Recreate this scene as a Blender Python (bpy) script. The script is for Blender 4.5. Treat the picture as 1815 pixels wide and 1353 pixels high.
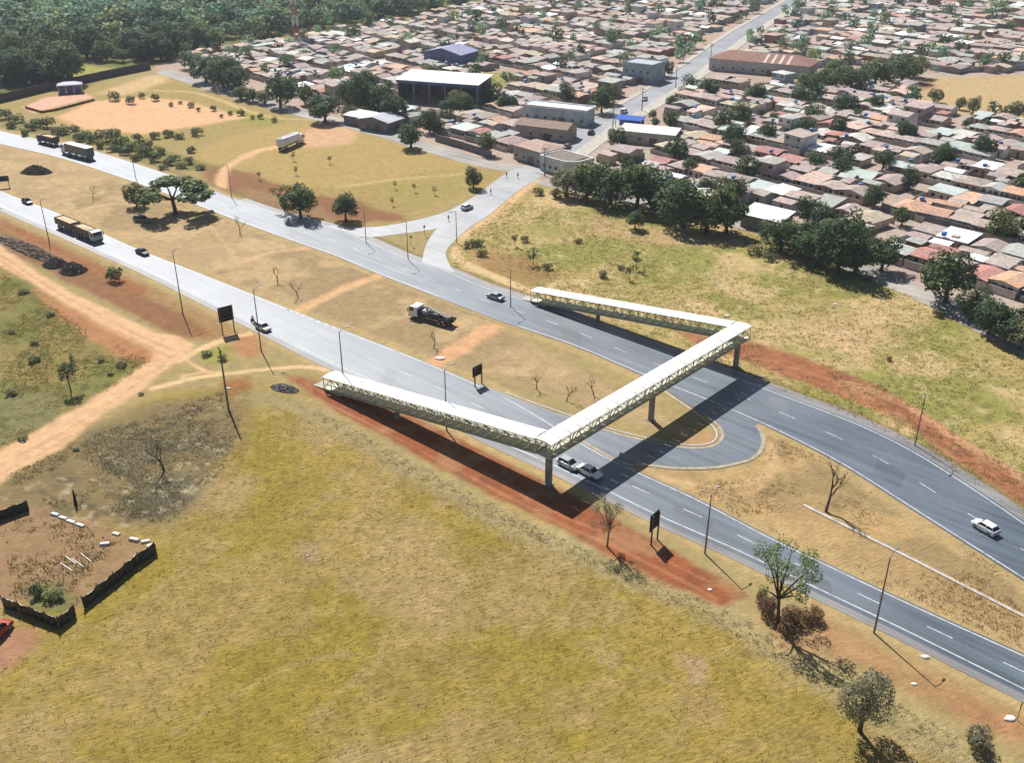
import bpy, math, random
import numpy as np
from mathutils import Vector, Matrix, geometry

for o in list(bpy.data.objects): bpy.data.objects.remove(o)
random.seed(7); RNG = np.random.default_rng(7)
R = math.radians
scene = bpy.context.scene
COL = scene.collection

# ------------------------------------------------------------------ camera, sky, sun
CAM_H, FPX, PITCH, IMW, IMH = 85.0, 1780.06, R(27.4964), 1815.0, 1353.0
cam_d = bpy.data.cameras.new('camera'); cam = bpy.data.objects.new('camera', cam_d); COL.objects.link(cam)
cam.location = (0, 0, CAM_H); cam.rotation_euler = (R(90) - PITCH, 0, 0)
cam_d.sensor_fit = 'HORIZONTAL'; cam_d.sensor_width = 36.0; cam_d.lens = FPX / IMW * 36.0
cam_d.clip_start = 1.0; cam_d.clip_end = 20000
scene.camera = cam
SHX, SHY = 0.36, -0.80                      # shadow offset per metre of height
sun_vec = Vector((SHX, SHY, -1)).normalized()
ELEV = math.atan2(1, math.hypot(SHX, SHY)); AZ = math.atan2(-SHX, -SHY)
world = bpy.data.worlds.new('World'); scene.world = world; world.use_nodes = True
wn = world.node_tree; sky = wn.nodes.new('ShaderNodeTexSky'); sky.sky_type = 'NISHITA'; sky.sun_disc = False
sky.sun_elevation = ELEV; sky.sun_rotation = AZ % (2 * math.pi); sky.air_density = 1.0; sky.dust_density = 1.5; sky.altitude = 800
bg = wn.nodes['Background']; bg.inputs['Strength'].default_value = 0.055
wn.links.new(sky.outputs[0], bg.inputs[0])
sun_d = bpy.data.lights.new('sun', 'SUN'); sun = bpy.data.objects.new('sun', sun_d); COL.objects.link(sun)
sun_d.energy = 5.0; sun_d.angle = R(0.53); sun_d.color = (1.0, 0.965, 0.915)
sun.rotation_euler = sun_vec.to_track_quat('-Z', 'Y').to_euler(); sun.location = (0, 0, 200)
vs = scene.view_settings; vs.view_transform = 'Standard'; vs.look = 'None'; vs.gamma = 1.0; vs.use_curve_mapping = False
vs.exposure = 0.6

# ------------------------------------------------------------------ helpers
CT, ST = math.cos(PITCH), math.sin(PITCH)
def P(px, py, z=0.0):
    a = (px - IMW / 2) / FPX; b = (py - IMH / 2) / FPX
    dx, dy, dz = a, CT - b * ST, -(ST + b * CT)
    t = (z - CAM_H) / dz
    return (dx * t, dy * t)
def proj(X, Y, Z=0.0):
    dz = Z - CAM_H; zc = Y * CT - dz * ST; yc = -Y * ST - dz * CT
    return IMW / 2 + FPX * X / zc, IMH / 2 + FPX * yc / zc
def PPM(py): return CT * (py + 250.0) / CAM_H        # pixels per metre on the ground at image row py
def PL(pts, z=0.0): return [P(x, y, z) for x, y in pts]
def lin(c):
    return tuple(((v / 255) / 12.92 if v / 255 <= 0.04045 else ((v / 255 + 0.055) / 1.055) ** 2.4) for v in c)
def alb(r, g, b, k=1.55):                            # display colour of a sunlit level surface -> albedo
    l = lin((r, g, b)); y = 0.3*l[0]+0.59*l[1]+0.11*l[2]
    return tuple(min(0.85, (v*0.95 + y*0.05) / k) for v in l)

class MB:
    def __init__(s): s.v = []; s.f = []; s.c = []; s.col = (0.5, 0.5, 0.5); s.m = []; s.mi = 0
    def add(s, vs_, fs):
        n = len(s.v); s.v += [tuple(q) for q in vs_]
        for f in fs: s.f.append(tuple(i + n for i in f)); s.c.append(s.col); s.m.append(s.mi)
    def box(s, x0, y0, z0, x1, y1, z1):
        s.add([(x0,y0,z0),(x1,y0,z0),(x1,y1,z0),(x0,y1,z0),(x0,y0,z1),(x1,y0,z1),(x1,y1,z1),(x0,y1,z1)],
              [(0,3,2,1),(4,5,6,7),(0,1,5,4),(1,2,6,5),(2,3,7,6),(3,0,4,7)])
    def bar(s, a, b, w, h=None):                     # square bar from a to b
        h = h or w; a = Vector(a); b = Vector(b); d = (b - a).normalized()
        up = Vector((0,0,1)) if abs(d.z) < 0.95 else Vector((1,0,0))
        x = d.cross(up).normalized() * (w/2); y = x.cross(d).normalized() * (h/2)
        q = []
        for p in (a, b): q += [p-x-y, p+x-y, p+x+y, p-x+y]
        s.add(q, [(0,1,2,3),(7,6,5,4),(0,4,5,1),(1,5,6,2),(2,6,7,3),(3,7,4,0)])
    def tube(s, pts, rad, n=7, cap=True):
        pts = [Vector(p) for p in pts]; rad = rad if isinstance(rad, (list, tuple)) else [rad]*len(pts)
        base = len(s.v); vs_ = []
        for i, p in enumerate(pts):
            d = (pts[min(i+1, len(pts)-1)] - pts[max(i-1, 0)]).normalized()
            up = Vector((0,0,1)) if abs(d.z) < 0.9 else Vector((1,0,0))
            x = d.cross(up).normalized(); y = x.cross(d).normalized()
            for k in range(n):
                a = 2*math.pi*k/n; vs_.append(p + (x*math.cos(a) + y*math.sin(a))*rad[i])
        fs = []
        for i in range(len(pts)-1):
            for k in range(n):
                k2 = (k+1) % n; fs.append((i*n+k, (i+1)*n+k, (i+1)*n+k2, i*n+k2))
        if cap: fs.append(tuple(range(n))[::1]); fs.append(tuple((len(pts)-1)*n+k for k in range(n))[::-1])
        s.add(vs_, fs)
    def cylx(s, x, y, z, r, w, n=14):                # wheel: axle along y
        s.tube([(x, y-w/2, z), (x, y+w/2, z)], r, n)
    def prism(s, prof, y0, y1):                      # profile in xz extruded along y
        n = len(prof); vs_ = [(x, y0, z) for x, z in prof] + [(x, y1, z) for x, z in prof]
        fs = [tuple(range(n)), tuple(range(2*n-1, n-1, -1))]
        for i in range(n): j = (i+1) % n; fs.append((i, i+n, j+n, j))
        s.add(vs_, fs)
    def loft(s, rings, cap=True):                    # rings of equal point count
        n = len(rings[0]); vs_ = [p for r in rings for p in r]; fs = []
        for i in range(len(rings)-1):
            for k in range(n):
                k2 = (k+1) % n; fs.append((i*n+k, i*n+k2, (i+1)*n+k2, (i+1)*n+k))
        if cap: fs.append(tuple(range(n))[::-1]); fs.append(tuple((len(rings)-1)*n+k for k in range(n)))
        s.add(vs_, fs)
    def mesh(s, name, mats, smooth=False):
        me = bpy.data.meshes.new(name); me.from_pydata(s.v, [], s.f)
        if not isinstance(mats, (list, tuple)): mats = [mats]
        for m in mats: me.materials.append(m)
        if len(mats) > 1: me.polygons.foreach_set('material_index', s.m)
        at = me.attributes.new('Col', 'FLOAT_COLOR', 'FACE')
        at.data.foreach_set('color', np.array([(c[0], c[1], c[2], 1) for c in s.c], dtype=np.float32).ravel())
        if smooth: me.polygons.foreach_set('use_smooth', [True]*len(s.f))
        me.update(); return me
    def build(s, name, mats, parent=None, smooth=False):
        return link(name, s.mesh(name, mats, smooth), parent)
def link(name, me, parent=None, loc=None, rz=None, scale=None):
    o = bpy.data.objects.new(name, me); COL.objects.link(o)
    if parent: o.parent = parent
    if loc is not None: o.location = loc
    if rz is not None: o.rotation_euler = (0, 0, rz)
    if scale is not None: o.scale = scale
    return o
def tag(o, label=None, cat=None, group=None, kind=None):
    for k, v in (('label', label), ('category', cat), ('group', group), ('kind', kind)):
        if v: o[k] = v
    return o
def thing(name, label, cat, loc, rz=0.0, group=None, scale=None):
    o = link(name, None, None, loc, rz, scale); o.empty_display_size = 0.5
    return tag(o, label, cat, group)
def xy(px, py, z=0.0): p = P(px, py); return (p[0], p[1], z)

# ------------------------------------------------------------------ materials
def newmat(name):
    m = bpy.data.materials.new(name); m.use_nodes = True; nt = m.node_tree
    return m, nt, nt.nodes['Principled BSDF']
def N(nt, t, **kw):
    n = nt.nodes.new(t)
    for k, v in kw.items():
        if k in n.inputs: n.inputs[k].default_value = v
        else: setattr(n, k, v)
    return n
def noise(nt, scale, detail=4.0, rough=0.55, coord=None, stretch=None):
    n = N(nt, 'ShaderNodeTexNoise'); n.inputs['Scale'].default_value = scale; n.inputs['Detail'].default_value = detail; n.inputs['Roughness'].default_value = rough
    if coord is not None:
        if stretch:
            mp = N(nt, 'ShaderNodeMapping'); mp.vector_type = 'TEXTURE'; mp.inputs['Scale'].default_value = stretch[0]; mp.inputs['Rotation'].default_value = (0, 0, stretch[1])
            nt.links.new(coord, mp.inputs['Vector']); coord = mp.outputs[0]
        nt.links.new(coord, n.inputs['Vector'])
    return n
def ramp(nt, src, lo, hi, p0=0.3, p1=0.7):
    r = N(nt, 'ShaderNodeMapRange'); r.inputs['From Min'].default_value = p0; r.inputs['From Max'].default_value = p1
    r.inputs['To Min'].default_value = lo; r.inputs['To Max'].default_value = hi; nt.links.new(src, r.inputs['Value']); return r.outputs[0]
def mul(nt, a, b):
    n = N(nt, 'ShaderNodeMath', operation='MULTIPLY')
    for i, q in enumerate((a, b)):
        if isinstance(q, (int, float)): n.inputs[i].default_value = q
        else: nt.links.new(q, n.inputs[i])
    return n.outputs[0]
def vscale(nt, colsock, fac):
    n = N(nt, 'ShaderNodeVectorMath', operation='SCALE'); nt.links.new(colsock, n.inputs[0])
    if isinstance(fac, (int, float)): n.inputs['Scale'].default_value = fac
    else: nt.links.new(fac, n.inputs['Scale'])
    return n.outputs[0]
def bump(nt, src, strength, dist):
    b = N(nt, 'ShaderNodeBump'); b.inputs['Strength'].default_value = strength; b.inputs['Distance'].default_value = dist
    nt.links.new(src, b.inputs['Height']); return b.outputs[0]
def colmat(name, rough=0.8, var=(0.8, 1.2), scale=1.2, color=None, spec=0.3, metal=0.0, obj_rand=0.0, bmp=0.0, bscale=6.0, stain=None, geo=True):
    """procedural surface: colour (fixed or per-face 'Col') times noise wear"""
    m, nt, b = newmat(name)
    geon = N(nt, 'ShaderNodeNewGeometry'); pos = geon.outputs['Position']
    if not geo: pos = N(nt, 'ShaderNodeTexCoord').outputs['Object']
    if color is None:
        at = N(nt, 'ShaderNodeAttribute'); at.attribute_name = 'Col'; c = at.outputs['Color']
    else:
        rgb = N(nt, 'ShaderNodeRGB'); rgb.outputs[0].default_value = (*color, 1); c = rgb.outputs[0]
    n1 = noise(nt, scale, 5.0, 0.6, pos); f = ramp(nt, n1.outputs['Fac'], var[0], var[1])
    if obj_rand:
        oi = N(nt, 'ShaderNodeObjectInfo'); f = mul(nt, f, ramp(nt, oi.outputs['Random'], 1 - obj_rand, 1 + obj_rand, 0, 1))
    c = vscale(nt, c, f)
    if stain:
        n2 = noise(nt, stain[0], 3.0, 0.6, pos); mx = N(nt, 'ShaderNodeMix', data_type='RGBA')
        nt.links.new(ramp(nt, n2.outputs['Fac'], 0, stain[2], 0.5, 0.68), mx.inputs[0]); nt.links.new(c, mx.inputs[6]); mx.inputs[7].default_value = (*stain[1], 1); c = mx.outputs[2]
    nt.links.new(c, b.inputs['Base Color']); b.inputs['Roughness'].default_value = rough; b.inputs['Metallic'].default_value = metal
    b.inputs['Specular IOR Level'].default_value = spec
    if bmp: nt.links.new(bump(nt, noise(nt, bscale, 3.0, 0.6, pos).outputs['Fac'], 0.6, bmp), b.inputs['Normal'])
    return m
# ------------------------------------------------------------------ plan of the place (picture rows turned into ground points)
NEAR_UP = [(-120,282),(0,338),(110,381),(233,437),(360,487),(500,543),(610,586),(749,640),(850,683),(930,722),(1036,788),(1104,824),(1180,858),(1249,890),(1350,944),(1431,983),(1521,1026),(1674,1097),(1815,1160),(1990,1238)]
NEAR_LO = [(-120,310),(0,368),(110,416),(186,450),(266,486),(399,553),(480,594),(566,638),(690,695),(800,745),(872,784),(968,826),(1030,856),(1081,880),(1146,913),(1258,962),(1330,995),(1451,1054),(1573,1112),(1815,1233),(2000,1325)]
FAR_UP = [(-120,200),(0,232),(100,253),(166,267),(313,314),(416,352),(499,380),(600,406),(675,436),(733,462),(789,478),(849,505),(900,522),(953,537),(1026,564),(1113,600),(1209,632),(1292,663),(1380,697),(1508,745),(1608,792),(1700,848),(1815,925),(1990,1050)]
FAR_LO = [(-120,222),(0,255),(103,279),(233,321),(349,364),(432,396),(520,428),(600,456),(660,482),(783,530),(882,568),(960,594),(1033,620),(1143,668),(1240,706),(1340,748),(1480,818),(1592,889),(1686,949),(1760,996),(1815,1031),(1990,1148)]
UTURN_IN = [(850,681),(930,713),(1019,744),(1086,766),(1143,780),(1190,790),(1232,794),(1262,790),(1277,778),(1274,760),(1249,738),(1189,697),(1143,668)]
UTURN_OUT = [(1336,744),(1352,765),(1357,788),(1346,808),(1322,821),(1266,832),(1199,833),(1150,828),(1104,824),(1036,788),(930,723),(850,690)]
ACC_L = [(918,297),(893,310),(835,352),(800,376),(772,408),(755,435),(746,472)]
ACC_R = [(962,312),(919,338),(868,380),(832,404),(808,425),(790,450),(806,486)]
SLIP_U = [(850,342),(833,353),(786,377),(710,396),(650,403),(575,400)]
SLIP_L = [(815,376),(784,402),(746,410),(700,416),(666,420),(625,418)]
MAIN_C = [(940,306),(975,282),(1060,222),(1110,195),(1185,150),(1240,110),(1300,66),(1352,34),(1400,5),(1460,-30)]
FRONT_L = [(946,303),(860,290),(760,262),(690,240),(620,221),(540,201),(482,186),(366,151),(289,126)]
FRONT_R = [(958,320),(1100,352),(1330,402),(1430,440),(1500,466),(1620,516),(1720,566),(1815,615),(1900,665)]

def resample(pts, n=None, step=None):
    q = np.array(pts, float)
    # Catmull-Rom
    out = []
    ext = np.vstack([2*q[0]-q[1], q, 2*q[-1]-q[-2]])
    for i in range(1, len(ext)-2):
        p0, p1, p2, p3 = ext[i-1], ext[i], ext[i+1], ext[i+2]
        for t in np.linspace(0, 1, 10, endpoint=False):
            out.append(0.5*((2*p1)+(-p0+p2)*t+(2*p0-5*p1+4*p2-p3)*t*t+(-p0+3*p1-3*p2+p3)*t**3))
    out.append(ext[-2]); out = np.array(out)
    d = np.r_[0, np.cumsum(np.linalg.norm(np.diff(out, axis=0), axis=1))]
    if n is None: n = max(2, int(d[-1]/step)+1)
    s = np.linspace(0, d[-1], n)
    return np.c_[np.interp(s, d, out[:,0]), np.interp(s, d, out[:,1])]
def smooth_line(q, k=4):
    q = q.copy()
    for _ in range(k): q[1:-1] = 0.25*q[:-2] + 0.5*q[1:-1] + 0.25*q[2:]
    return q
def rail(pts, n): return smooth_line(resample(PL(pts), n), 6)
NU, NL = rail(NEAR_UP, 200), rail(NEAR_LO, 200)
FU, FL = rail(FAR_UP, 220), rail(FAR_LO, 220)
def offset_line(q, d):
    t = np.gradient(q, axis=0); t /= np.linalg.norm(t, axis=1)[:,None]
    return q + np.c_[-t[:,1], t[:,0]]*d
MAINW = resample(PL(MAIN_C), step=6.0); FRLW = resample(PL(FRONT_L), step=5.0); FRRW = resample(PL(FRONT_R), step=5.0)
POLY_NEAR = np.vstack([NU, NL[::-1]]); POLY_FAR = np.vstack([FU, FL[::-1]])
POLY_UT = np.vstack([resample(PL(UTURN_IN), 60), resample(PL(UTURN_OUT), 60)])
AL, AR = resample(PL(ACC_L), 40), resample(PL(ACC_R), 40); SU, SLo = resample(PL(SLIP_U), 40), resample(PL(SLIP_L), 40)

# ------------------------------------------------------------------ numpy fields
_T = np.random.default_rng(3).random((256, 256)).astype(np.float32)
def vnoise(X, Y, s, seed=0):
    x = X/s + seed*17.3; y = Y/s + seed*9.7
    xi = np.floor(x).astype(int); yi = np.floor(y).astype(int); fx = x-xi; fy = y-yi
    fx = fx*fx*(3-2*fx); fy = fy*fy*(3-2*fy)
    g = lambda a, b: _T[a & 255, b & 255]
    return (g(xi,yi)*(1-fx)+g(xi+1,yi)*fx)*(1-fy) + (g(xi,yi+1)*(1-fx)+g(xi+1,yi+1)*fx)*fy
def fbm(X, Y, s, seed=0, o=4):
    r = 0; a = 1; t = 0
    for i in range(o): r = r + a*vnoise(X, Y, s/2**i, seed+i*3); t += a; a *= 0.55
    return r/t
def dist_line(X, Y, pts):
    d = np.full(X.shape, 1e9)
    pts = np.asarray(pts)
    for a, b in zip(pts[:-1], pts[1:]):
        ab = b-a; L = max(ab@ab, 1e-9); t = np.clip(((X-a[0])*ab[0]+(Y-a[1])*ab[1])/L, 0, 1)
        d = np.minimum(d, np.hypot(X-a[0]-t*ab[0], Y-a[1]-t*ab[1]))
    return d
def sd_poly(X, Y, pts):
    pts = np.asarray(pts); ins = np.zeros(X.shape, bool); n = len(pts)
    for i in range(n):
        x1, y1 = pts[i]; x2, y2 = pts[(i+1) % n]
        if y1 == y2: continue
        ins ^= ((y1 > Y) != (y2 > Y)) & (X < (x2-x1)*(Y-y1)/(y2-y1)+x1)
    d = dist_line(X, Y, np.vstack([pts, pts[:1]]))
    return np.where(ins, -d, d)
def sstep(x, a, b): t = np.clip((x-a)/(b-a), 0, 1); return t*t*(3-2*t)
def thin(q, k=4): return np.vstack([q[::k], q[-1:]])
BRIDGE_N = np.array(P(974, 776, 8.4)); BRIDGE_F = np.array(P(1312, 578, 8.4))
RAMP_N = np.array(P(583, 664, 2.7)); RAMP_F = np.array(P(948, 513, 2.7))
DRAIN = np.array(PL([(1424,896),(1500,934),(1600,984),(1700,1035),(1815,1094),(1950,1166)]))
_flat = [thin(POLY_NEAR, 8), thin(POLY_FAR, 8), thin(POLY_UT, 4), np.vstack([AL[::5], AR[::-5]]), np.vstack([SU[::5], SLo[::-5]])]
def height(X, Y):
    X = np.asarray(X, float); Y = np.asarray(Y, float)
    z = 0.5*(fbm(X, Y, 16, 5, 3)-0.5) + 0.12*(fbm(X, Y, 2.6, 9, 3)-0.5)
    m = np.ones(X.shape)
    near = (np.hypot(X, Y) < 460)
    if near.any():
        xs, ys = X[near], Y[near]; d = np.full(xs.shape, 1e9)
        for p in _flat: d = np.minimum(d, sd_poly(xs, ys, p))
        d = np.minimum(d, dist_line(xs, ys, [RAMP_N, BRIDGE_N, BRIDGE_F, RAMP_F])-2.5)
        d = np.minimum(d, dist_line(xs, ys, FRLW[::4])-4); d = np.minimum(d, dist_line(xs, ys, FRRW[::4])-4); d = np.minimum(d, dist_line(xs, ys, MAINW[::4])-6); d = np.minimum(d, dist_line(xs, ys, DRAIN)-1.0)
        m[near] = sstep(d, 0.8, 9.0)
    far = sstep(Y + 0.25*np.abs(X), 230, 290)
    return z*m*(1-far)
def gz(x, y): return float(height(np.array([x]), np.array([y]))[0])
def gxy(px, py, dz=0.0): x, y = P(px, py); return (x, y, gz(x, y)+dz)

# ------------------------------------------------------------------ ground sheet
th_d = np.linspace(R(-38), R(38), 660); th_c = np.linspace(R(38), R(322), 46)[1:-1]
TH = np.r_[th_d, th_c]; na = len(TH)
RR = np.r_[[2.0, 20, 40, 52], np.geomspace(60, 470, 520), np.geomspace(475, 1050, 110), np.geomspace(1100, 2600, 8)]
nr = len(RR)
GX = (RR[:,None]*np.sin(TH)[None,:]).ravel(); GY = (RR[:,None]*np.cos(TH)[None,:]).ravel()
GZ = np.zeros_like(GX); act = (np.abs(np.arctan2(GX, GY)) < R(39)) & (np.hypot(GX, GY) < 520) & (np.hypot(GX, GY) > 50)
GZ[act] = height(GX[act], GY[act])
C = np.zeros((GX.size, 3)); C[:] = alb(168,148,98)
G = np.zeros(GX.size)                                # grassiness for the shader
wobx = (fbm(GX, GY, 7, 31, 4)-0.5)*2; wob2 = (fbm(GX, GY, 1.6, 41, 3)-0.5)*2
def blend(w, col, g=None):
    C[:] = C*(1-w[:,None]) + np.array(col)[None,:]*w[:,None]
    if g is not None: G[:] = G*(1-w)+g*w
def area(pts, col, soft=2.0, wob=1.5, k=1.0, g=None, world=False, patch=None):
    q = np.array(pts if world else PL(pts)); lo = q.min(0)-soft-wob*2-2; hi = q.max(0)+soft+wob*2+2
    s = (GX > lo[0]) & (GX < hi[0]) & (GY > lo[1]) & (GY < hi[1]); w = np.zeros(GX.size)
    d = sd_poly(GX[s], GY[s], q) + wobx[s]*wob + wob2[s]*min(wob, 0.8)*0.6
    w[s] = (1-sstep(d, -soft, soft))*k
    if patch: w *= sstep(fbm(GX, GY, patch[0], patch[1], 4), patch[2], patch[3])
    blend(w, col, g)
def path(pts, width, col, soft=0.5, wob=0.4, k=1.0, g=0.0, world=False, patch=None):
    q = resample(pts if world else PL(pts), step=3.0); lo = q.min(0)-width-3; hi = q.max(0)+width+3
    s = (GX > lo[0]) & (GX < hi[0]) & (GY > lo[1]) & (GY < hi[1]); w = np.zeros(GX.size)
    d = dist_line(GX[s], GY[s], q) - width/2 + wobx[s]*wob + wob2[s]*wob*0.7
    w[s] = (1-sstep(d, -soft, soft))*k
    if patch: w *= sstep(fbm(GX, GY, patch[0], patch[1], 4), patch[2], patch[3])
    blend(w, col, g)
OLIVE, STRAW, TAN, DUST = alb(178,154,62), alb(190,162,82), alb(190,160,108), alb(222,178,132)
RED, REDD, GREEN, BROWN = alb(156,92,56), alb(140,90,66), alb(142,142,66), alb(150,122,86)
# foreground field
FIELD = [(-200,1500),(-200,860),(0,840),(150,780),(300,700),(420,680),(520,690),(640,760),(800,855),(950,930),(1060,985),(1150,1020),(1280,1085),(1400,1160),(1600,1270),(1815,1390),(1815,1600),(-200,1600)]
area(FIELD, STRAW, 3, 2.5, g=1.0)
area(FIELD, OLIVE, 3, 2.5, 0.85, patch=(22, 3, 0.40, 0.58))
area(FIELD, alb(198,168,108), 3, 2.5, 0.6, patch=(11, 13, 0.52, 0.70))
area(FIELD, alb(204,172,124), 3, 2.5, 0.6, patch=(19, 29, 0.50, 0.64))
area(FIELD, alb(164,142,62), 3, 2.5, 0.4, patch=(5, 23, 0.50, 0.74))
path([(430,700),(520,720),(620,770),(700,815),(800,870),(900,925),(1000,965),(1080,1000),(1180,1045),(1300,1100),(1420,1180),(1600,1280),(1815,1400)], 5.0, alb(186,168,122), 2.0, 1.4, 0.85, 0.9)
area(FIELD, alb(206,178,122), 3, 2.5, 0.35, patch=(2.4, 15, 0.60, 0.76))
area(FIELD, alb(146,124,60), 3, 2.5, 0.3, patch=(1.8, 17, 0.60, 0.78))
area([(1205,1165),(1255,1165),(1260,1215),(1225,1225)], alb(206,172,134), 0.8, 0.7, 0.75); area([(1200,1225),(1275,1220),(1285,1280),(1210,1290)], alb(192,160,110), 1.0, 1.0, 0.6)
for pts in ([(1085,1040),(1080,1090),(1068,1130),(1060,1170)], [(1000,1170),(1100,1178),(1200,1215)], [(250,1060),(420,960),(560,900),(640,820)], [(600,1230),(760,1110),(900,1040),(1000,1000)], [(300,1300),(520,1180),(640,1160)]):
    path(pts, 0.7, alb(206,178,124), 0.5, 0.5, 0.45, 0.7)
area([(530,965),(570,965),(565,1000),(535,998)], alb(190,160,128), 1, 1, 0.6)
w_ = np.zeros(GX.size); q_ = np.array(PL(FIELD)); s_ = (GY < 190); w_[s_] = 1-sstep(sd_poly(GX[s_], GY[s_], q_), -3, 3); C *= (1-0.22*w_)[:,None]
# burnt ground on the left of the field
area([(120,770),(250,720),(400,690),(440,720),(420,800),(370,870),(300,930),(240,940),(100,900),(-30,900),(0,850)], alb(140,120,82), 3, 2, 1, g=0.6)
area([(150,770),(300,720),(400,730),(400,800),(340,880),(240,920),(120,890),(60,860)], alb(120,112,92), 3, 2.5, 0.7, 0.5, patch=(6, 51, 0.42, 0.64))
area([(260,850),(340,830),(360,880),(300,930),(240,920)], alb(116,114,98), 2, 2, 0.6)
area([(0,900),(90,905),(270,965),(140,1080),(20,1070),(-60,1100),(-60,930)], alb(160,128,92), 1, 0.8, 1, 0.3)
area([(-60,1110),(70,1115),(60,1150),(0,1190),(-60,1220)], alb(176,128,98), 1.5, 1, 1, 0.2)
area([(40,1040),(100,1030),(140,1060),(110,1090),(50,1075)], alb(112,122,70), 1, 1, 0.7, 0.8)
area([(60,860),(300,715),(410,725),(400,810),(320,900),(240,935),(90,905)], alb(86,82,70), 2, 2, 0.6, 0.5, patch=(1.7, 52, 0.52, 0.68))
area([(0,890),(300,715),(420,705),(410,820),(320,910),(240,945),(60,905)], alb(196,178,140), 2, 2, 0.6, 0.5, patch=(1.5, 57, 0.60, 0.74))
# rough field left of the dirt track
area([(-150,400),(0,470),(60,500),(180,590),(280,640),(230,690),(0,800),(-150,860)], alb(152,134,80), 2.5, 2, 1, 0.9)
area([(-150,400),(0,470),(60,500),(180,590),(280,640),(230,690),(0,800),(-150,860)], alb(124,124,64), 2, 2, 0.75, 0.9, patch=(9, 61, 0.42, 0.6))
area([(0,700),(120,690),(100,760),(0,790)], alb(140,130,96), 2, 2, 0.6)
area([(-150,400),(0,470),(60,500),(180,590),(280,640),(230,690),(0,800),(-150,860)], alb(92,90,52), 2, 2, 0.6, 0.9, patch=(1.9, 62, 0.56, 0.72))
# median
MED = np.vstack([FL[:150], [P(1262,790)], NU[:112][::-1]])
area(thin(MED, 5), alb(186,157,116), 1.5, 0.3, 1, 0.55, world=True)
area(thin(MED, 5), alb(166,142,104), 1.5, 0.3, 0.8, 0.6, world=True, patch=(18, 71, 0.44, 0.6))
area(thin(MED, 5), alb(206,174,128), 1.5, 0.3, 0.7, 0.5, world=True, patch=(7, 73, 0.5, 0.68))
MEDR = [(1340,750),(1480,818),(1592,889),(1686,949),(1815,1031),(1990,1148),(1990,1238),(1815,1160),(1521,1026),(1350,944),(1249,890),(1120,832),(1266,838),(1330,826),(1362,795)]
area(MEDR, alb(182,150,104), 1.0, 0.4, 1, 0.55)
area([(1370,780),(1480,825),(1600,900),(1815,1040),(1815,1085),(1500,930),(1420,890),(1300,880)], alb(162,138,96), 2, 1.2, 0.85, 0.6)
area(MEDR, alb(206,168,112), 1, 0.4, 0.6, 0.5, patch=(9, 77, 0.48, 0.66))
# big dry field beyond the far carriageway, with ball court
area([(330,270),(420,235),(520,215),(620,215),(760,255),(870,290),(915,298),(830,350),(710,393),(600,400),(500,378),(380,335)], alb(184,156,96), 3, 2, 1, 0.8)
area([(420,320),(560,330),(720,330),(900,290),(880,310),(800,355),(700,390),(600,395),(480,360)], alb(170,146,90), 3, 3, 0.8, 0.7)
area([(640,330),(760,300),(860,300),(830,340),(740,370)], alb(168,152,84), 3, 3, 0.6)
area([(340,285),(420,300),(560,345),(640,360),(720,390),(600,395),(480,368),(380,330)], REDD, 2, 2, 0.8, 0.2)
area([(440,335),(540,350),(600,390),(500,375),(420,345)], alb(160,128,90), 2, 2, 0.7)
area([(0,195),(60,200),(110,225),(330,268),(420,235),(520,215),(480,195),(300,135),(150,150),(0,180)], alb(172,150,92), 4, 3, 1, 0.8)
area([(100,232),(260,250),(330,280),(400,300),(330,300),(200,262),(0,225),(0,200)], alb(134,126,74), 3, 3, 0.9, 0.9)
area([(260,185),(420,195),(520,210),(470,225),(330,200)], alb(158,152,72), 3, 3, 0.8, 0.9)
area([(100,208),(160,180),(250,172),(330,178),(440,208),(360,222),(250,238),(150,228)], alb(228,178,132), 2.5, 1.5, 1, 0.05)
area([(40,190),(80,172),(150,165),(165,172),(90,192),(60,200)], alb(224,176,150), 1.5, 1, 1, 0.05)
area([(170,165),(260,135),(300,130),(300,145),(210,170)], alb(214,178,130), 3, 2, 0.9, 0.2)
area([(560,215),(640,230),(620,255),(540,262),(530,245)], alb(214,170,130), 2, 2, 0.9, 0.1)
path([(392,335),(400,300),(450,270),(500,258)], 3.6, DUST, 1.0, 0.8)
path([(600,332),(700,318),(850,306)], 2.0, alb(200,172,118), 0.9, 0.5, 0.8)
path([(250,160),(350,165),(470,205),(560,212)], 2.5, alb(206,176,126), 1.0, 0.6, 0.8)
# right hand field
RF = [(815,425),(866,385),(919,340),(965,318),(1100,358),(1330,408),(1500,475),(1620,525),(1815,625),(1990,720),(1990,1040),(1815,920),(1608,788),(1508,740),(1380,692),(1209,628),(1026,560),(900,518),(800,470)]
area(RF, alb(184,162,102), 1.5, 1.0, 1, 0.85)
area(RF, alb(150,148,74), 1.5, 1.0, 0.8, 0.95, patch=(17, 81, 0.42, 0.60))
area(RF, alb(212,180,130), 1.5, 1.0, 0.8, 0.6, patch=(13, 87, 0.47, 0.62))
area(RF, alb(118,112,62), 1.5, 1.0, 0.5, 0.9, patch=(2.2, 83, 0.58, 0.74))
area(RF, alb(214,190,146), 1.5, 1.0, 0.5, 0.7, patch=(2.6, 85, 0.60, 0.76))
area([(1440,560),(1560,570),(1600,610),(1530,640),(1450,610)], alb(214,176,134), 5, 4, 0.7, 0.5)
area([(830,445),(930,455),(1000,490),(940,505),(850,480)], alb(164,124,82), 3, 2, 0.8, 0.5)
area([(1050,380),(1200,410),(1320,425),(1310,438),(1150,435),(1040,410)], alb(196,160,118), 3, 2, 0.7, 0.5)
path([(808,440),(815,460),(870,488),(945,520)], 2.6, alb(216,184,134), 0.6, 0.4)
path([(818,420),(870,385),(922,342),(955,318)], 2.6, alb(218,180,130), 0.6, 0.4)
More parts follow.
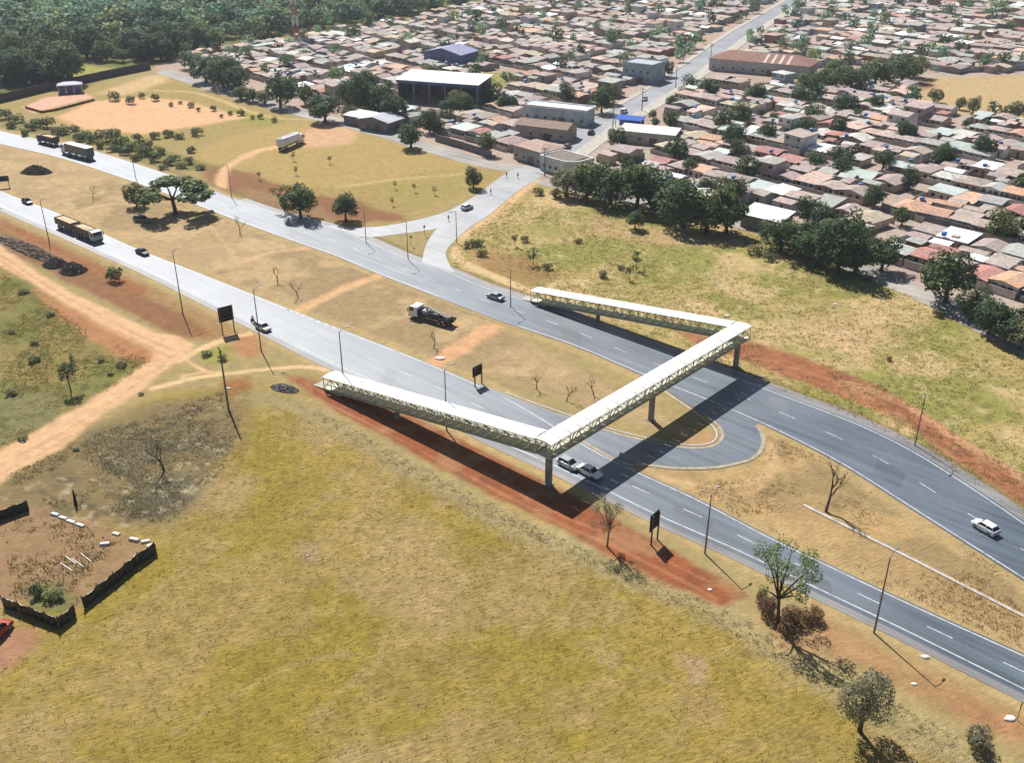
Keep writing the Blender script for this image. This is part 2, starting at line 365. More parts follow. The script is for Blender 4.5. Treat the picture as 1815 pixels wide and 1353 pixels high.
path([(900,312),(850,348),(800,380)], 1.6, alb(216,176,124), 0.6, 0.3, 0.9)
area([(1150,555),(1250,585),(1330,608),(1420,632),(1560,685),(1680,760),(1815,850),(1990,960),(1990,1020),(1815,905),(1700,820),(1600,750),(1500,705),(1350,650),(1240,615)], alb(166,108,74), 1.3, 1.0, 1, 0.1)
path([(1500,680),(1600,715),(1700,780),(1815,850),(1900,905)], 2.2, alb(198,146,106), 0.6, 0.4)
# red earth under the near ramp
area([(505,664),(560,674),(640,702),(740,744),(793,767),(880,810),(960,852),(1030,884),(1080,915),(1180,968),(1290,1030),(1325,1060),(1280,1075),(1180,1035),(1080,985),(1000,936),(880,881),(760,819),(640,754),(560,707)], RED, 0.9, 0.7, 1, 0.05)
area([(1340,1090),(1460,1100),(1600,1160),(1815,1260),(1990,1350),(1990,1420),(1815,1330),(1640,1230),(1500,1175),(1380,1150)], alb(178,138,94), 2.5, 1.8, 0.9, 0.25)
area([(1560,1190),(1680,1230),(1815,1290),(1815,1310),(1680,1270),(1600,1230)], alb(168,112,76), 2.0, 1.4, 0.6, 0.2)
area([(560,660),(690,712),(830,768),(960,828),(1060,880),(1040,888),(960,848),(880,806),(740,738),(640,698)], alb(188,158,104), 1.0, 0.6, 0.7, 0.6)
STRIP1 = [(505,664),(560,674),(640,702),(740,744),(793,767),(880,810),(960,852),(1030,884),(1080,915),(1180,968),(1290,1030),(1325,1060),(1280,1075),(1180,1035),(1080,985),(1000,936),(880,881),(760,819),(640,754),(560,707)]
STRIP2 = [(1150,555),(1250,585),(1330,608),(1420,632),(1560,685),(1680,760),(1815,850),(1990,960),(1990,1020),(1815,905),(1700,820),(1600,750),(1500,705),(1350,650),(1240,615)]
for q in (STRIP1, STRIP2):
    area(q, alb(178,140,98), 0.9, 0.7, 0.5, 0.4, patch=(4.5, 111, 0.54, 0.68)); area(q, alb(128,84,60), 0.9, 0.7, 0.55, 0.1, patch=(2.2, 113, 0.54, 0.70))
for pts in ([(560,690),(700,755),(860,838),(1000,915),(1120,965),(1290,1050)], [(560,705),(690,770),(850,855),(1000,930),(1110,980),(1270,1062)], [(1300,625),(1450,665),(1600,735),(1720,815),(1815,880)], [(1320,640),(1460,682),(1600,752),(1720,832),(1815,895)]):
    path(pts, 0.45, alb(196,132,92), 0.3, 0.35, 0.6, 0.1)
# verges
for q, dd in ((NL, -1.6), (NU, 1.2), (FU, 1.6), (FL, -1.2)):
    path(thin(offset_line(q, dd), 6), 2.4, alb(192,164,114), 0.7, 0.6, 0.75, 0.5, world=True)
path(thin(offset_line(FU, 2.6), 6)[10:], 2.0, alb(130,112,78), 0.6, 0.6, 0.6, 0.6, world=True)
# verge between near road and dirt track
area([(-100,350),(0,390),(110,432),(190,470),(300,525),(400,575),(440,600),(340,605),(250,560),(130,500),(0,430),(-100,400)], alb(170,134,88), 1, 1, 1, 0.6)
area([(0,405),(150,475),(330,560),(380,595),(320,600),(200,540),(60,470),(0,440)], alb(142,98,66), 1.2, 1, 0.8, 0.3)
area([(0,385),(120,445),(260,510),(250,525),(100,450),(0,400)], alb(160,98,64), 1, 0.8, 0.7)
# dirt track
area([(-100,380),(0,435),(60,478),(130,520),(200,552),(270,588),(320,598),(345,612),(320,640),(285,662),(240,700),(180,738),(110,795),(0,858),(-120,920),(-120,860),(0,800),(60,768),(150,715),(230,662),(262,640),(270,622),(200,590),(120,545),(60,505),(0,470),(-100,420)], DUST, 0.8, 0.7, 1, 0.05)
area([(60,512),(150,560),(230,605),(275,630),(265,645),(205,632),(140,585),(80,540)], alb(188,126,86), 1.2, 1, 0.8, 0.1)
path([(318,640),(345,625),(390,605),(440,592)], 2.0, alb(226,186,138), 0.5, 0.4)
path([(270,690),(340,672),(400,664),(470,655),(530,650),(580,656)], 1.4, alb(228,192,140), 0.4, 0.3)
path([(332,640),(355,655),(375,664)], 0.9, alb(222,180,130), 0.4, 0.3, 0.9)
path([(320,680),(330,665),(390,660)], 0.8, alb(222,180,130), 0.4, 0.3, 0.9)
area([(395,680),(440,668),(450,690),(410,708)], RED, 1, 1, 0.7)
area([(420,600),(450,596),(470,625),(440,640),(415,620)], alb(186,124,82), 1, 1, 0.7)
area([(350,625),(400,615),(415,640),(370,645)], alb(156,152,62), 1, 1, 0.8, 0.9)
for pts in ([(0,452),(120,528),(250,596),(310,622)], [(0,462),(110,536),(240,604),(300,632)], [(0,826),(110,768),(230,690),(320,622)], [(0,842),(110,784),(240,704),(322,634)]):
    path(pts, 0.5, alb(186,140,100), 0.35, 0.3, 0.55, 0.1)
# paths across the median
path([(378,478),(430,462),(480,448),(545,440)], 2.2, alb(206,170,124), 0.6, 0.6, 0.9)
path([(525,553),(580,525),(640,500),(675,488)], 3.0, alb(220,174,126), 0.8, 0.6)
area([(740,650),(800,610),(850,578),(890,572),(880,590),(830,625),(780,652)], alb(218,168,122), 1.2, 0.9, 1, 0.05)
path([(240,355),(300,360),(370,400),(420,460)], 1.2, alb(206,176,122), 0.6, 0.6, 0.6)
path([(130,375),(190,362),(250,362)], 1.2, alb(210,172,124), 0.6, 0.5, 0.8)
for k in range(5): path([(560+60*k,455+20*k),(640+60*k,486+22*k),(700+70*k,520+20*k)], 0.5, alb(140,116,80), 0.4, 0.3, 0.35, 0.5)
# wheel tracks round the turning lane
path([(1370,790),(1360,840),(1280,865),(1180,850)], 1.6, alb(208,174,126), 0.8, 0.7, 0.8)
path([(1375,830),(1340,870),(1250,885)], 1.2, alb(212,172,120), 0.8, 0.7, 0.7)
area([(1225,770),(1262,768),(1262,790),(1225,792)], alb(190,148,104), 0.8, 0.6, 0.8)
# town and woodland floor
TOWN_L = [(260,118),(366,160),(482,194),(560,211),(640,232),(760,268),(870,296),(930,306),(1080,214),(1195,152),(1300,72),(1420,-5),(1480,-45),(860,-45),(850,5),(700,38),(600,50),(460,78),(340,98)]
TOWN_R = [(945,308),(1080,214),(1195,152),(1300,72),(1420,-5),(1480,-45),(2200,-45),(2200,760),(1900,665),(1720,566),(1620,516),(1500,466),(1330,402),(1100,352),(970,326)]
WOOD = [(-500,-60),(-500,160),(0,175),(150,150),(270,118),(340,98),(460,76),(600,48),(700,36),(850,3),(870,-60)]
area(TOWN_L, alb(188,166,150), 2, 2, 1, 0.1); area(TOWN_R, alb(186,166,152), 2, 1.5, 1, 0.1)
area(TOWN_L, alb(186,152,128), 2, 2, 0.6, 0.1, patch=(14, 91, 0.5, 0.65)); area(TOWN_R, alb(176,150,130), 2, 1.5, 0.6, 0.1, patch=(14, 95, 0.5, 0.65))
area(WOOD, alb(112,112,62), 4, 6, 1, 0.9)
area([(40,95),(95,93),(140,112),(200,120),(190,135),(100,135)], alb(170,162,82), 4, 3, 0.9, 0.9)
area([(1640,138),(1830,133),(2000,140),(2000,205),(1830,212),(1700,200),(1620,170)], alb(196,168,120), 3, 2, 1, 0.4)
area([(1570,160),(1650,140),(1660,152),(1600,172)], alb(168,120,92), 2, 2, 0.8)
area([(855,128),(925,128),(900,155),(845,160)], alb(160,154,76), 2, 2, 0.9, 0.9)
# fine mottling of the sheet
C *= (0.92 + 0.28*fbm(GX, GY, 1.1, 101, 3))[:,None]
faces = np.empty(((nr-1)*na, 4), np.int32); i0 = np.arange(na); i1 = (i0+1) % na
for r in range(nr-1):
    faces[r*na:(r+1)*na] = np.c_[r*na+i0, (r+1)*na+i0, (r+1)*na+i1, r*na+i1]
# winding is clockwise seen from above -> flip
faces = faces[:, ::-1]
gm = bpy.data.meshes.new('ground'); nv = GX.size
gm.vertices.add(nv); gm.vertices.foreach_set('co', np.c_[GX, GY, GZ].astype(np.float32).ravel())
gm.loops.add(faces.size); gm.loops.foreach_set('vertex_index', faces.ravel())
gm.polygons.add(len(faces)); gm.polygons.foreach_set('loop_start', np.arange(0, faces.size, 4, dtype=np.int32)); gm.polygons.foreach_set('use_smooth', np.ones(len(faces), bool))
at = gm.attributes.new('Col', 'FLOAT_COLOR', 'POINT'); at.data.foreach_set('color', np.c_[C, G].astype(np.float32).ravel())
gm.update(); gm.validate()
# ground material
m, nt, b = newmat('dry_ground'); pos = N(nt, 'ShaderNodeNewGeometry').outputs['Position']
a = N(nt, 'ShaderNodeAttribute'); a.attribute_name = 'Col'
n1 = noise(nt, 0.45, 6, 0.65, pos); n2 = noise(nt, 2.6, 5, 0.7, pos, ((2.8, 1.0, 1.0), R(24))); n3 = noise(nt, 9.0, 3, 0.6, pos)
g1 = ramp(nt, n1.outputs['Fac'], 0.88, 1.14); g2 = ramp(nt, n2.outputs['Fac'], 0.74, 1.28); g3 = ramp(nt, n3.outputs['Fac'], 0.86, 1.15)
mixg = N(nt, 'ShaderNodeMix', data_type='FLOAT'); nt.links.new(a.outputs['Alpha'], mixg.inputs[0]); nt.links.new(ramp(nt, n2.outputs['Fac'], 0.86, 1.13), mixg.inputs[2]); nt.links.new(g2, mixg.inputs[3])
f = mul(nt, mul(nt, g1, mixg.outputs[0]), g3)
c = vscale(nt, a.outputs['Color'], f)
# straw-to-olive hue drift in grassy parts
mx = N(nt, 'ShaderNodeMix', data_type='RGBA', blend_type='MULTIPLY'); n4 = noise(nt, 1.1, 5, 0.7, pos)
nt.links.new(mul(nt, ramp(nt, n4.outputs['Fac'], 0, 0.8, 0.46, 0.66), a.outputs['Alpha']), mx.inputs[0]); nt.links.new(c, mx.inputs[6]); mx.inputs[7].default_value = (0.80, 0.86, 0.55, 1)
nt.links.new(mx.outputs[2], b.inputs['Base Color']); b.inputs['Roughness'].default_value = 0.95; b.inputs['Specular IOR Level'].default_value = 0.08
bs = mul(nt, n2.outputs['Fac'], ramp(nt, a.outputs['Alpha'], 0.35, 1.0, 0, 1))
nt.links.new(bump(nt, bs, 0.8, 0.35), b.inputs['Normal'])
gm.materials.append(m)
tag(link('ground', gm), kind='structure')

# ------------------------------------------------------------------ asphalt, markings
def asphalt(name, base, rough, spec, worn, coat=0.0):
    m, nt, b = newmat(name); pos = N(nt, 'ShaderNodeNewGeometry').outputs['Position']
    n1 = noise(nt, 0.75, 4, 0.6, pos, ((26.0, 1.0, 1.0), R(-43))); n2 = noise(nt, 0.06, 4, 0.6, pos); n3 = noise(nt, 3.5, 3, 0.6, pos)
    f = mul(nt, mul(nt, ramp(nt, n1.outputs['Fac'], 0.66, 1.32), ramp(nt, n2.outputs['Fac'], 0.8, 1.2)), ramp(nt, n3.outputs['Fac'], 0.85, 1.15))
    rgb = N(nt, 'ShaderNodeRGB'); rgb.outputs[0].default_value = (*base, 1)
    mx = N(nt, 'ShaderNodeMix', data_type='RGBA'); nt.links.new(ramp(nt, n2.outputs['Fac'], 0, 0.5, 0.45, 0.7), mx.inputs[0]); nt.links.new(vscale(nt, rgb.outputs[0], f), mx.inputs[6]); mx.inputs[7].default_value = (*worn, 1)
    nt.links.new(mx.outputs[2], b.inputs['Base Color']); b.inputs['Specular IOR Level'].default_value = spec
    b.inputs['Coat Weight'].default_value = coat; b.inputs['Coat Roughness'].default_value = 0.52; b.inputs['Coat IOR'].default_value = 1.7; b.inputs['IOR'].default_value = 1.6
    nt.links.new(ramp(nt, n1.outputs['Fac'], rough-0.05, rough+0.07), b.inputs['Roughness'])
    nt.links.new(bump(nt, noise(nt, 18, 2, 0.5, pos).outputs['Fac'], 0.15, 0.01), b.inputs['Normal'])
    return m
M_ROAD = asphalt('highway_asphalt', (0.064, 0.086, 0.112), 0.47, 0.55, (0.112, 0.122, 0.136), 0.22)
M_STREET = asphalt('street_asphalt', (0.15, 0.155, 0.165), 0.55, 0.7, (0.26, 0.26, 0.26), 0.3)
M_SHOULDER = asphalt('shoulder_surface', (0.17, 0.165, 0.165), 0.6, 0.4, (0.24, 0.22, 0.20))
M_PAINT = colmat('white_road_paint', 0.6, (0.7, 1.1), 1.5, (0.50, 0.50, 0.49), 0.3, stain=(0.8, (0.22, 0.22, 0.23), 0.8))
M_CONC = colmat('pale_concrete', 0.85, (0.75, 1.15), 0.9, (0.42, 0.39, 0.34), 0.2, stain=(0.5, (0.22, 0.19, 0.16), 0.6))
M_KERB = colmat('worn_kerb', 0.9, (0.7, 1.2), 0.9, (0.34, 0.29, 0.22), 0.15, stain=(0.5, (0.26, 0.20, 0.14), 0.7))
def strip(name, Lr, Rr, z, mat, parent=None, thick=0.12, kind='structure'):
    n = len(Lr); mb = MB()
    rings = [(Lr[i], Rr[i]) for i in range(n)]
    v = []; fcs = []
    for l, r in rings: v += [(l[0], l[1], z), (r[0], r[1], z), (l[0], l[1], z-thick), (r[0], r[1], z-thick)]
    for i in range(n-1):
        a, c = 4*i, 4*i+4
        fcs += [(a+1, c+1, c, a), (a, c, c+2, a+2), (c+1, a+1, a+3, c+3)]
    # orient up
    e1 = np.array(Rr[0])-np.array(Lr[0]); e2 = np.array(Lr[1])-np.array(Lr[0])
    if e1[0]*e2[1]-e1[1]*e2[0] < 0: fcs = [q[::-1] for q in fcs]
    mb.add(v, fcs); o = mb.build(name, mat, parent)
    if kind and parent is None: tag(o, kind=kind)
    return o
def ribbon(name, line, w, z, mat, parent=None, thick=0.0):
    h = np.asarray(line); return strip(name, offset_line(h, w/2), offset_line(h, -w/2), z, mat, parent, thick or 0.003, None if parent else 'structure')
def polysheet(name, pts, z, mat, thick=0.12, parent=None):
    t = geometry.tessellate_polygon([[Vector((p[0], p[1], 0)) for p in pts]]); mb = MB()
    fs = []
    for q in t:
        (x0,y0),(x1,y1),(x2,y2) = [tuple(pts[i]) for i in q]
        fs.append(tuple(q) if (x1-x0)*(y2-y0)-(x2-x0)*(y1-y0) > 0 else tuple(q)[::-1])
    mb.add([(p[0], p[1], z) for p in pts], fs)
    o = mb.build(name, mat, parent)
    if parent is None: tag(o, kind='structure')
    return o
near_road = strip('road', NU, NL, 0.062, M_ROAD); far_road = strip('road', FU, FL, 0.062, M_ROAD)
uturn = polysheet('turning_lane', POLY_UT, 0.067, M_ROAD)
acc = strip('access_road', AL, AR, 0.053, M_STREET); slip = strip('slip_road', SU, SLo, 0.049, M_STREET)
sh = offset_line(FU, 2.3); strip('road_shoulder', sh[95:], FU[95:] , 0.045, M_SHOULDER)
strip('road_shoulder', NL[30:], offset_line(NL, -1.3)[30:], 0.045, M_SHOULDER)
main_st = ribbon('street', MAINW, 9.0, 0.058, M_STREET, thick=0.1)
ribbon('pavement', offset_line(MAINW, -7.2)[3:], 5.2, 0.15, M_CONC, thick=0.15); ribbon('pavement', offset_line(MAINW, 6.0)[3:], 2.6, 0.15, M_CONC, thick=0.15)
M_DUSTY = asphalt('dusty_street', (0.27, 0.25, 0.225), 0.8, 0.2, (0.38, 0.33, 0.28))
ribbon('street', FRLW, 8.0, 0.045, M_DUSTY, thick=0.1); ribbon('street', FRRW, 7.0, 0.041, M_DUSTY, thick=0.1)
def edge_line(road, q, off, i0, i1, w=0.22, z=0.0665):
    ribbon('edge_line', offset_line(q, off)[i0:i1], w, z, M_PAINT, road)
edge_line(near_road, NL, 0.9, 0, 200); edge_line(near_road, NU, -0.55, 0, 108); edge_line(near_road, NU, -0.45, 116, 200)
edge_line(far_road, FU, -0.5, 95, 220); edge_line(far_road, FL, 0.5, 0, 140); edge_line(far_road, FL, 0.5, 152, 220)
UIw = resample(PL(UTURN_IN), step=1.0); UOw = resample(PL(UTURN_OUT), step=1.0)
for q in (UIw,):                                  # kerb band round the turning lane
    ribbon('edge_line', offset_line(q, 0.7 if q is UIw else 0.6)[6:-6], 0.25, 0.0715, M_PAINT, uturn)
ribbon('kerb', offset_line(UIw, -0.25)[26:-16], 0.5, 0.09, M_KERB, uturn, thick=0.1); ribbon('kerb', offset_line(UOw, -0.35)[2:-24], 0.7, 0.09, M_KERB, uturn, thick=0.1)
def dashes(road, A, B, t, seg, gap, w=0.17, i0=0, i1=None, z=0.0665):
    q = (A*(1-t) + B*t)[i0:i1]; d = np.r_[0, np.cumsum(np.linalg.norm(np.diff(q, axis=0), axis=1))]; s = 2.0
    while s+seg < d[-1]:
        pts = [(np.interp(k, d, q[:,0]), np.interp(k, d, q[:,1])) for k in (s, s+seg/2, s+seg)]
        ribbon('lane_dash', np.array(pts), w, z, M_PAINT, road); s += seg+gap
dashes(near_road, NU, NL, 0.46, 3.2, 6.0); dashes(far_road, FU, FL, 0.5, 3.2, 6.0); dashes(near_road, NU, NL, 0.26, 1.6, 3.0, i0=60, i1=104)
dashes(near_road, NU, NL, 0.04, 1.0, 1.4, w=0.5, i0=104, i1=116); dashes(acc, AL, AR, 0.5, 2.5, 4.0, i1=26, z=0.060)
# repair patches and the concrete drain in the right median
M_PATCH = asphalt('patched_asphalt', (0.050, 0.062, 0.080), 0.47, 0.55, (0.085, 0.095, 0.108), 0.20); M_PATCHL = asphalt('worn_patch', (0.085, 0.098, 0.118), 0.47, 0.55, (0.13, 0.138, 0.15), 0.22)
rp = random.Random(8)
for road, A, B, idx in ((near_road, NU, NL, [(112,3,.10,.40),(124,2,.50,.88),(138,5,.55,.70),(150,2,.12,.45),(163,4,.45,.62),(176,2,.5,.85),(100,2,.2,.45)]), (far_road, FU, FL, [(96,3,.2,.5),(108,2,.5,.85),(128,4,.3,.45),(146,2,.1,.42),(158,3,.55,.9),(170,5,.4,.52),(184,2,.15,.5),(196,3,.5,.8)])):
    for k, (i, n, a, c) in enumerate(idx):
        seg = slice(i, i+n+1); jl = np.array([rp.uniform(-.02, .02) for _ in range(n+1)])[:,None]
        strip('repair_patch', A[seg]*(1-a-jl)+B[seg]*(a+jl), A[seg]*(1-c-jl)+B[seg]*(c+jl), 0.0645, M_PATCH if k % 3 else M_PATCHL, road, 0.002, None)
ribbon('drain_channel', resample(PL([(1424,896),(1500,934),(1600,984),(1700,1035),(1815,1094),(1950,1166)]), step=2.0), 0.55, 0.12, M_CONC, thick=0.25)
# ------------------------------------------------------------------ footbridge
M_WROOF = colmat('white_painted_sheet', 0.45, (0.88, 1.06), 0.5, (0.74, 0.74, 0.70), 0.4, stain=(0.5, (0.42, 0.37, 0.30), 0.55), obj_rand=0.07)
M_TRUSS = colmat('pale_green_steel', 0.55, (0.7, 1.2), 1.1, (0.55, 0.57, 0.27), 0.35, stain=(0.9, (0.30, 0.26, 0.15), 0.4))
M_DECK = colmat('walkway_concrete', 0.9, (0.8, 1.15), 1.0, (0.55, 0.53, 0.46), 0.2)
M_PIER = colmat('grey_pier_concrete', 0.9, (0.7, 1.2), 0.7, (0.26, 0.25, 0.22), 0.2, stain=(0.8, (0.12, 0.11, 0.09), 0.6))
M_BEAM = colmat('dark_green_girder', 0.6, (0.7, 1.2), 1.0, (0.30, 0.31, 0.20), 0.3)
bridge = thing('footbridge', 'covered footbridge with white roof, green truss sides and two long ramps over the roads', 'footbridge', (BRIDGE_N[0], BRIDGE_N[1], 0))
ORG = Vector((BRIDGE_N[0], BRIDGE_N[1], 0))
BW, BH, DZ = 2.5, 2.45, 5.85
def bridge_segment(A, B, za, zb, kind, npan, ea=0.0, eb=0.0):
    A = Vector((A[0], A[1], za)) - ORG; B = Vector((B[0], B[1], zb)) - ORG
    d = B-A; h = Vector((d.x, d.y, 0)).normalized(); d.normalize(); A = A - d*ea; B = B + d*eb
    s = Vector((-h.y, h.x, 0)); Lg = (B-A).length; up = Vector((0,0,1))
    mb = MB()                                         # deck slab
    mb.bar(A+up*0.0, B+up*0.0, BW, 0.16); deck = mb.build(kind+'_deck', M_DECK, bridge)
    for sg in (-1, 1):
        for zz, nm, w, mt in ((0.0, 'bottom_girder', 0.26, M_BEAM), (BH-0.1, 'top_chord', 0.18, M_TRUSS), (1.05, 'handrail', 0.10, M_TRUSS)):
            mb = MB(); off = s*(sg*(BW/2+0.13)) + up*zz
            mb.bar(A+off, B+off, w, w*1.35 if zz == 0 else w); mb.build(nm, mt, bridge)
    st = Lg/npan
    mv = MB(); mv.bar((0,0,0.2), (0,0,BH-0.2), 0.14); vert = mv.mesh('truss_post', M_TRUSS)
    m1 = MB(); m1.bar(up*0.2, d*st+up*(BH-0.2), 0.12); dg1 = m1.mesh('truss_diagonal', M_TRUSS)
    m2 = MB(); m2.bar(up*(BH-0.2), d*st+up*0.2, 0.12); dg2 = m2.mesh('truss_diagonal', M_TRUSS)
    mi = MB(); mi.bar(up*0.55, d*st+up*0.55, 0.05, 0.62); inf = mi.mesh('mesh_panel', M_TRUSS)
    for sg in (-1, 1):
        off = s*(sg*(BW/2+0.13))
        for k in range(npan+1):
            p = A+d*(st*k)+off; link('truss_post', vert, bridge, p)
            if k < npan: link('truss_diagonal', dg1 if k % 2 == 0 else dg2, bridge, p)
    # arched sheet roof
    rw = BW/2+0.34; prof = [(-rw, 0.0), (-rw*0.55, 0.16), (0, 0.22), (rw*0.55, 0.16), (rw, 0.0)]
    for k in range(npan):
        rings = []; dz = random.uniform(-0.012, 0.012)
        for p in (A.lerp(B, k/npan+0.0009), A.lerp(B, (k+1)/npan-0.0009)):
            o_ = p + up*(BH+dz); rings.append([o_+s*x+up*(z+0.05) for x, z in prof] + [o_+s*x+up*(z-0.03) for x, z in prof[::-1]])
        mb = MB(); mb.loft(rings); mb.build(kind+'_roof_sheet', M_WROOF, bridge)
    return A, B
bridge_segment(BRIDGE_N, BRIDGE_F, DZ, DZ, 'span', 24, 1.55, 1.55)
un = (RAMP_N-BRIDGE_N)/np.linalg.norm(RAMP_N-BRIDGE_N); uf = (RAMP_F-BRIDGE_F)/np.linalg.norm(RAMP_F-BRIDGE_F)
bridge_segment(RAMP_N, BRIDGE_N+un*1.62, 0.32, DZ-0.02, 'ramp', 24); bridge_segment(RAMP_F, BRIDGE_F+uf*1.62, 0.32, DZ-0.02, 'ramp', 24)
def pier(p, top, w=0.75, cap=2.4, ang=0.0, name='column'):
    mb = MB(); mb.box(-w/2, -w/2, -0.3, w/2, w/2, top-0.45)
    mb.box(-w/2-0.25, -w/2-0.25, -0.3, w/2+0.25, w/2+0.25, 0.12)
    o = mb.build(name, M_PIER, bridge); o.location = (p[0]-ORG.x, p[1]-ORG.y, 0); o.rotation_euler = (0, 0, ang)
    mb = MB(); mb.prism([(-cap/2, top-0.32), (-cap/2, top-0.12), (cap/2, top-0.12), (cap/2, top-0.32), (w/2, top-0.75), (-w/2, top-0.75)], -w/2-0.06, w/2+0.06)
    c = mb.build('capital', M_PIER, o)
ANG_R = math.atan2(un[1], un[0]); mid = (BRIDGE_N*0.505+BRIDGE_F*0.495)
pier(BRIDGE_N, DZ, 0.8, 2.6, ANG_R); pier(BRIDGE_F, DZ, 0.8, 2.6, ANG_R); pier(mid, DZ, 0.75, 2.6, ANG_R)
for R0, B0 in ((RAMP_N, BRIDGE_N), (RAMP_F, BRIDGE_F)):
    for t in (0.345,):
        q = R0*(1-t)+B0*t; pier(q, 0.32+(DZ-0.34)*t, 0.6, 2.4, ANG_R+math.pi/2)
    mb = MB(); u = (B0-R0)/np.linalg.norm(B0-R0); a = Vector((R0[0]-ORG.x, R0[1]-ORG.y, 0)); uu = Vector((u[0], u[1], 0)); s = Vector((-u[1], u[0], 0))*(BW/2)
    v = []
    for k, z in ((-3.2, 0.03), (0.0, 0.34), (4.0, 0.62)):
        for sg in (-1, 1): v += [a+uu*k+s*sg+Vector((0,0,z)), a+uu*k+s*sg+Vector((0,0,-0.3))]
    mb.add(v, [(0,2,6,4),(4,6,10,8),(0,4,5,1),(4,8,9,5),(2,3,7,6),(6,7,11,10),(0,1,3,2),(8,10,11,9)]); mb.build('ramp_landing', M_CONC, bridge)

# ------------------------------------------------------------------ trees
M_BARK = colmat('bark', 0.95, (0.6, 1.3), 3.0, (0.10, 0.075, 0.05), 0.1, bmp=0.03, geo=False)
M_BARKP = colmat('pale_bark', 0.95, (0.6, 1.3), 3.0, (0.22, 0.18, 0.14), 0.1, geo=False)
def leafmat(name, c1, c2):
    m, nt, b = newmat(name); oi = N(nt, 'ShaderNodeObjectInfo'); at = N(nt, 'ShaderNodeAttribute'); at.attribute_name = 'Col'
    mx = N(nt, 'ShaderNodeMix', data_type='RGBA'); pos = N(nt, 'ShaderNodeNewGeometry').outputs['Position']
    nn = noise(nt, 0.35, 3, 0.6, pos); ad = N(nt, 'ShaderNodeMath', operation='ADD'); nt.links.new(mul(nt, oi.outputs['Random'], 0.6), ad.inputs[0]); nt.links.new(ramp(nt, nn.outputs['Fac'], -0.25, 0.6), ad.inputs[1])
    nt.links.new(ad.outputs[0], mx.inputs[0]); mx.inputs[6].default_value = (*c1, 1); mx.inputs[7].default_value = (*c2, 1); mx.clamp_factor = True
    mm = N(nt, 'ShaderNodeVectorMath', operation='MULTIPLY'); nt.links.new(mx.outputs[2], mm.inputs[0]); nt.links.new(at.outputs['Color'], mm.inputs[1])
    nt.links.new(mm.outputs[0], b.inputs['Base Color']); b.inputs['Roughness'].default_value = 0.65; b.inputs['Specular IOR Level'].default_value = 0.15
    tr = N(nt, 'ShaderNodeBsdfTranslucent'); nt.links.new(vscale(nt, mm.outputs[0], 1.3), tr.inputs['Color']); ms = N(nt, 'ShaderNodeMixShader'); ms.inputs[0].default_value = 0.32
    out = nt.nodes['Material Output']; nt.links.new(b.outputs[0], ms.inputs[1]); nt.links.new(tr.outputs[0], ms.inputs[2]); nt.links.new(ms.outputs[0], out.inputs['Surface'])
    return m
LEAF = {'dark': leafmat('dark_leaves', (0.046, 0.080, 0.038), (0.080, 0.125, 0.042)),
        'green': leafmat('green_leaves', (0.070, 0.105, 0.042), (0.15, 0.18, 0.055)),
        'olive': leafmat('olive_leaves', (0.13, 0.135, 0.06), (0.21, 0.20, 0.09)),
        'grey': leafmat('grey_green_leaves', (0.17, 0.17, 0.10), (0.26, 0.25, 0.16)),
        'wood': leafmat('woodland_leaves', (0.075, 0.135, 0.082), (0.155, 0.215, 0.110)),  # teal cast of distant haze is mixed into the woodland leaf colour
        'lime': leafmat('lime_green_leaves', (0.14, 0.20, 0.06), (0.22, 0.28, 0.09)),
        'rust': leafmat('rusty_dry_leaves', (0.17, 0.09, 0.05), (0.22, 0.14, 0.08))}
def leaf_quads(ctr, nrm, size, rng):
    n = len(ctr); nrm = nrm/np.linalg.norm(nrm, axis=1)[:,None]
    r = rng.normal(size=(n,3)); t1 = np.cross(nrm, r); t1 /= np.linalg.norm(t1, axis=1)[:,None]; t2 = np.cross(nrm, t1)
    sz = (size*rng.uniform(0.6, 1.4, n))[:,None]; a = t1*sz; b_ = t2*sz*0.72
    return np.stack([ctr-a, ctr-b_+nrm*sz*0.15, ctr+a, ctr+b_+nrm*sz*0.15], 1)
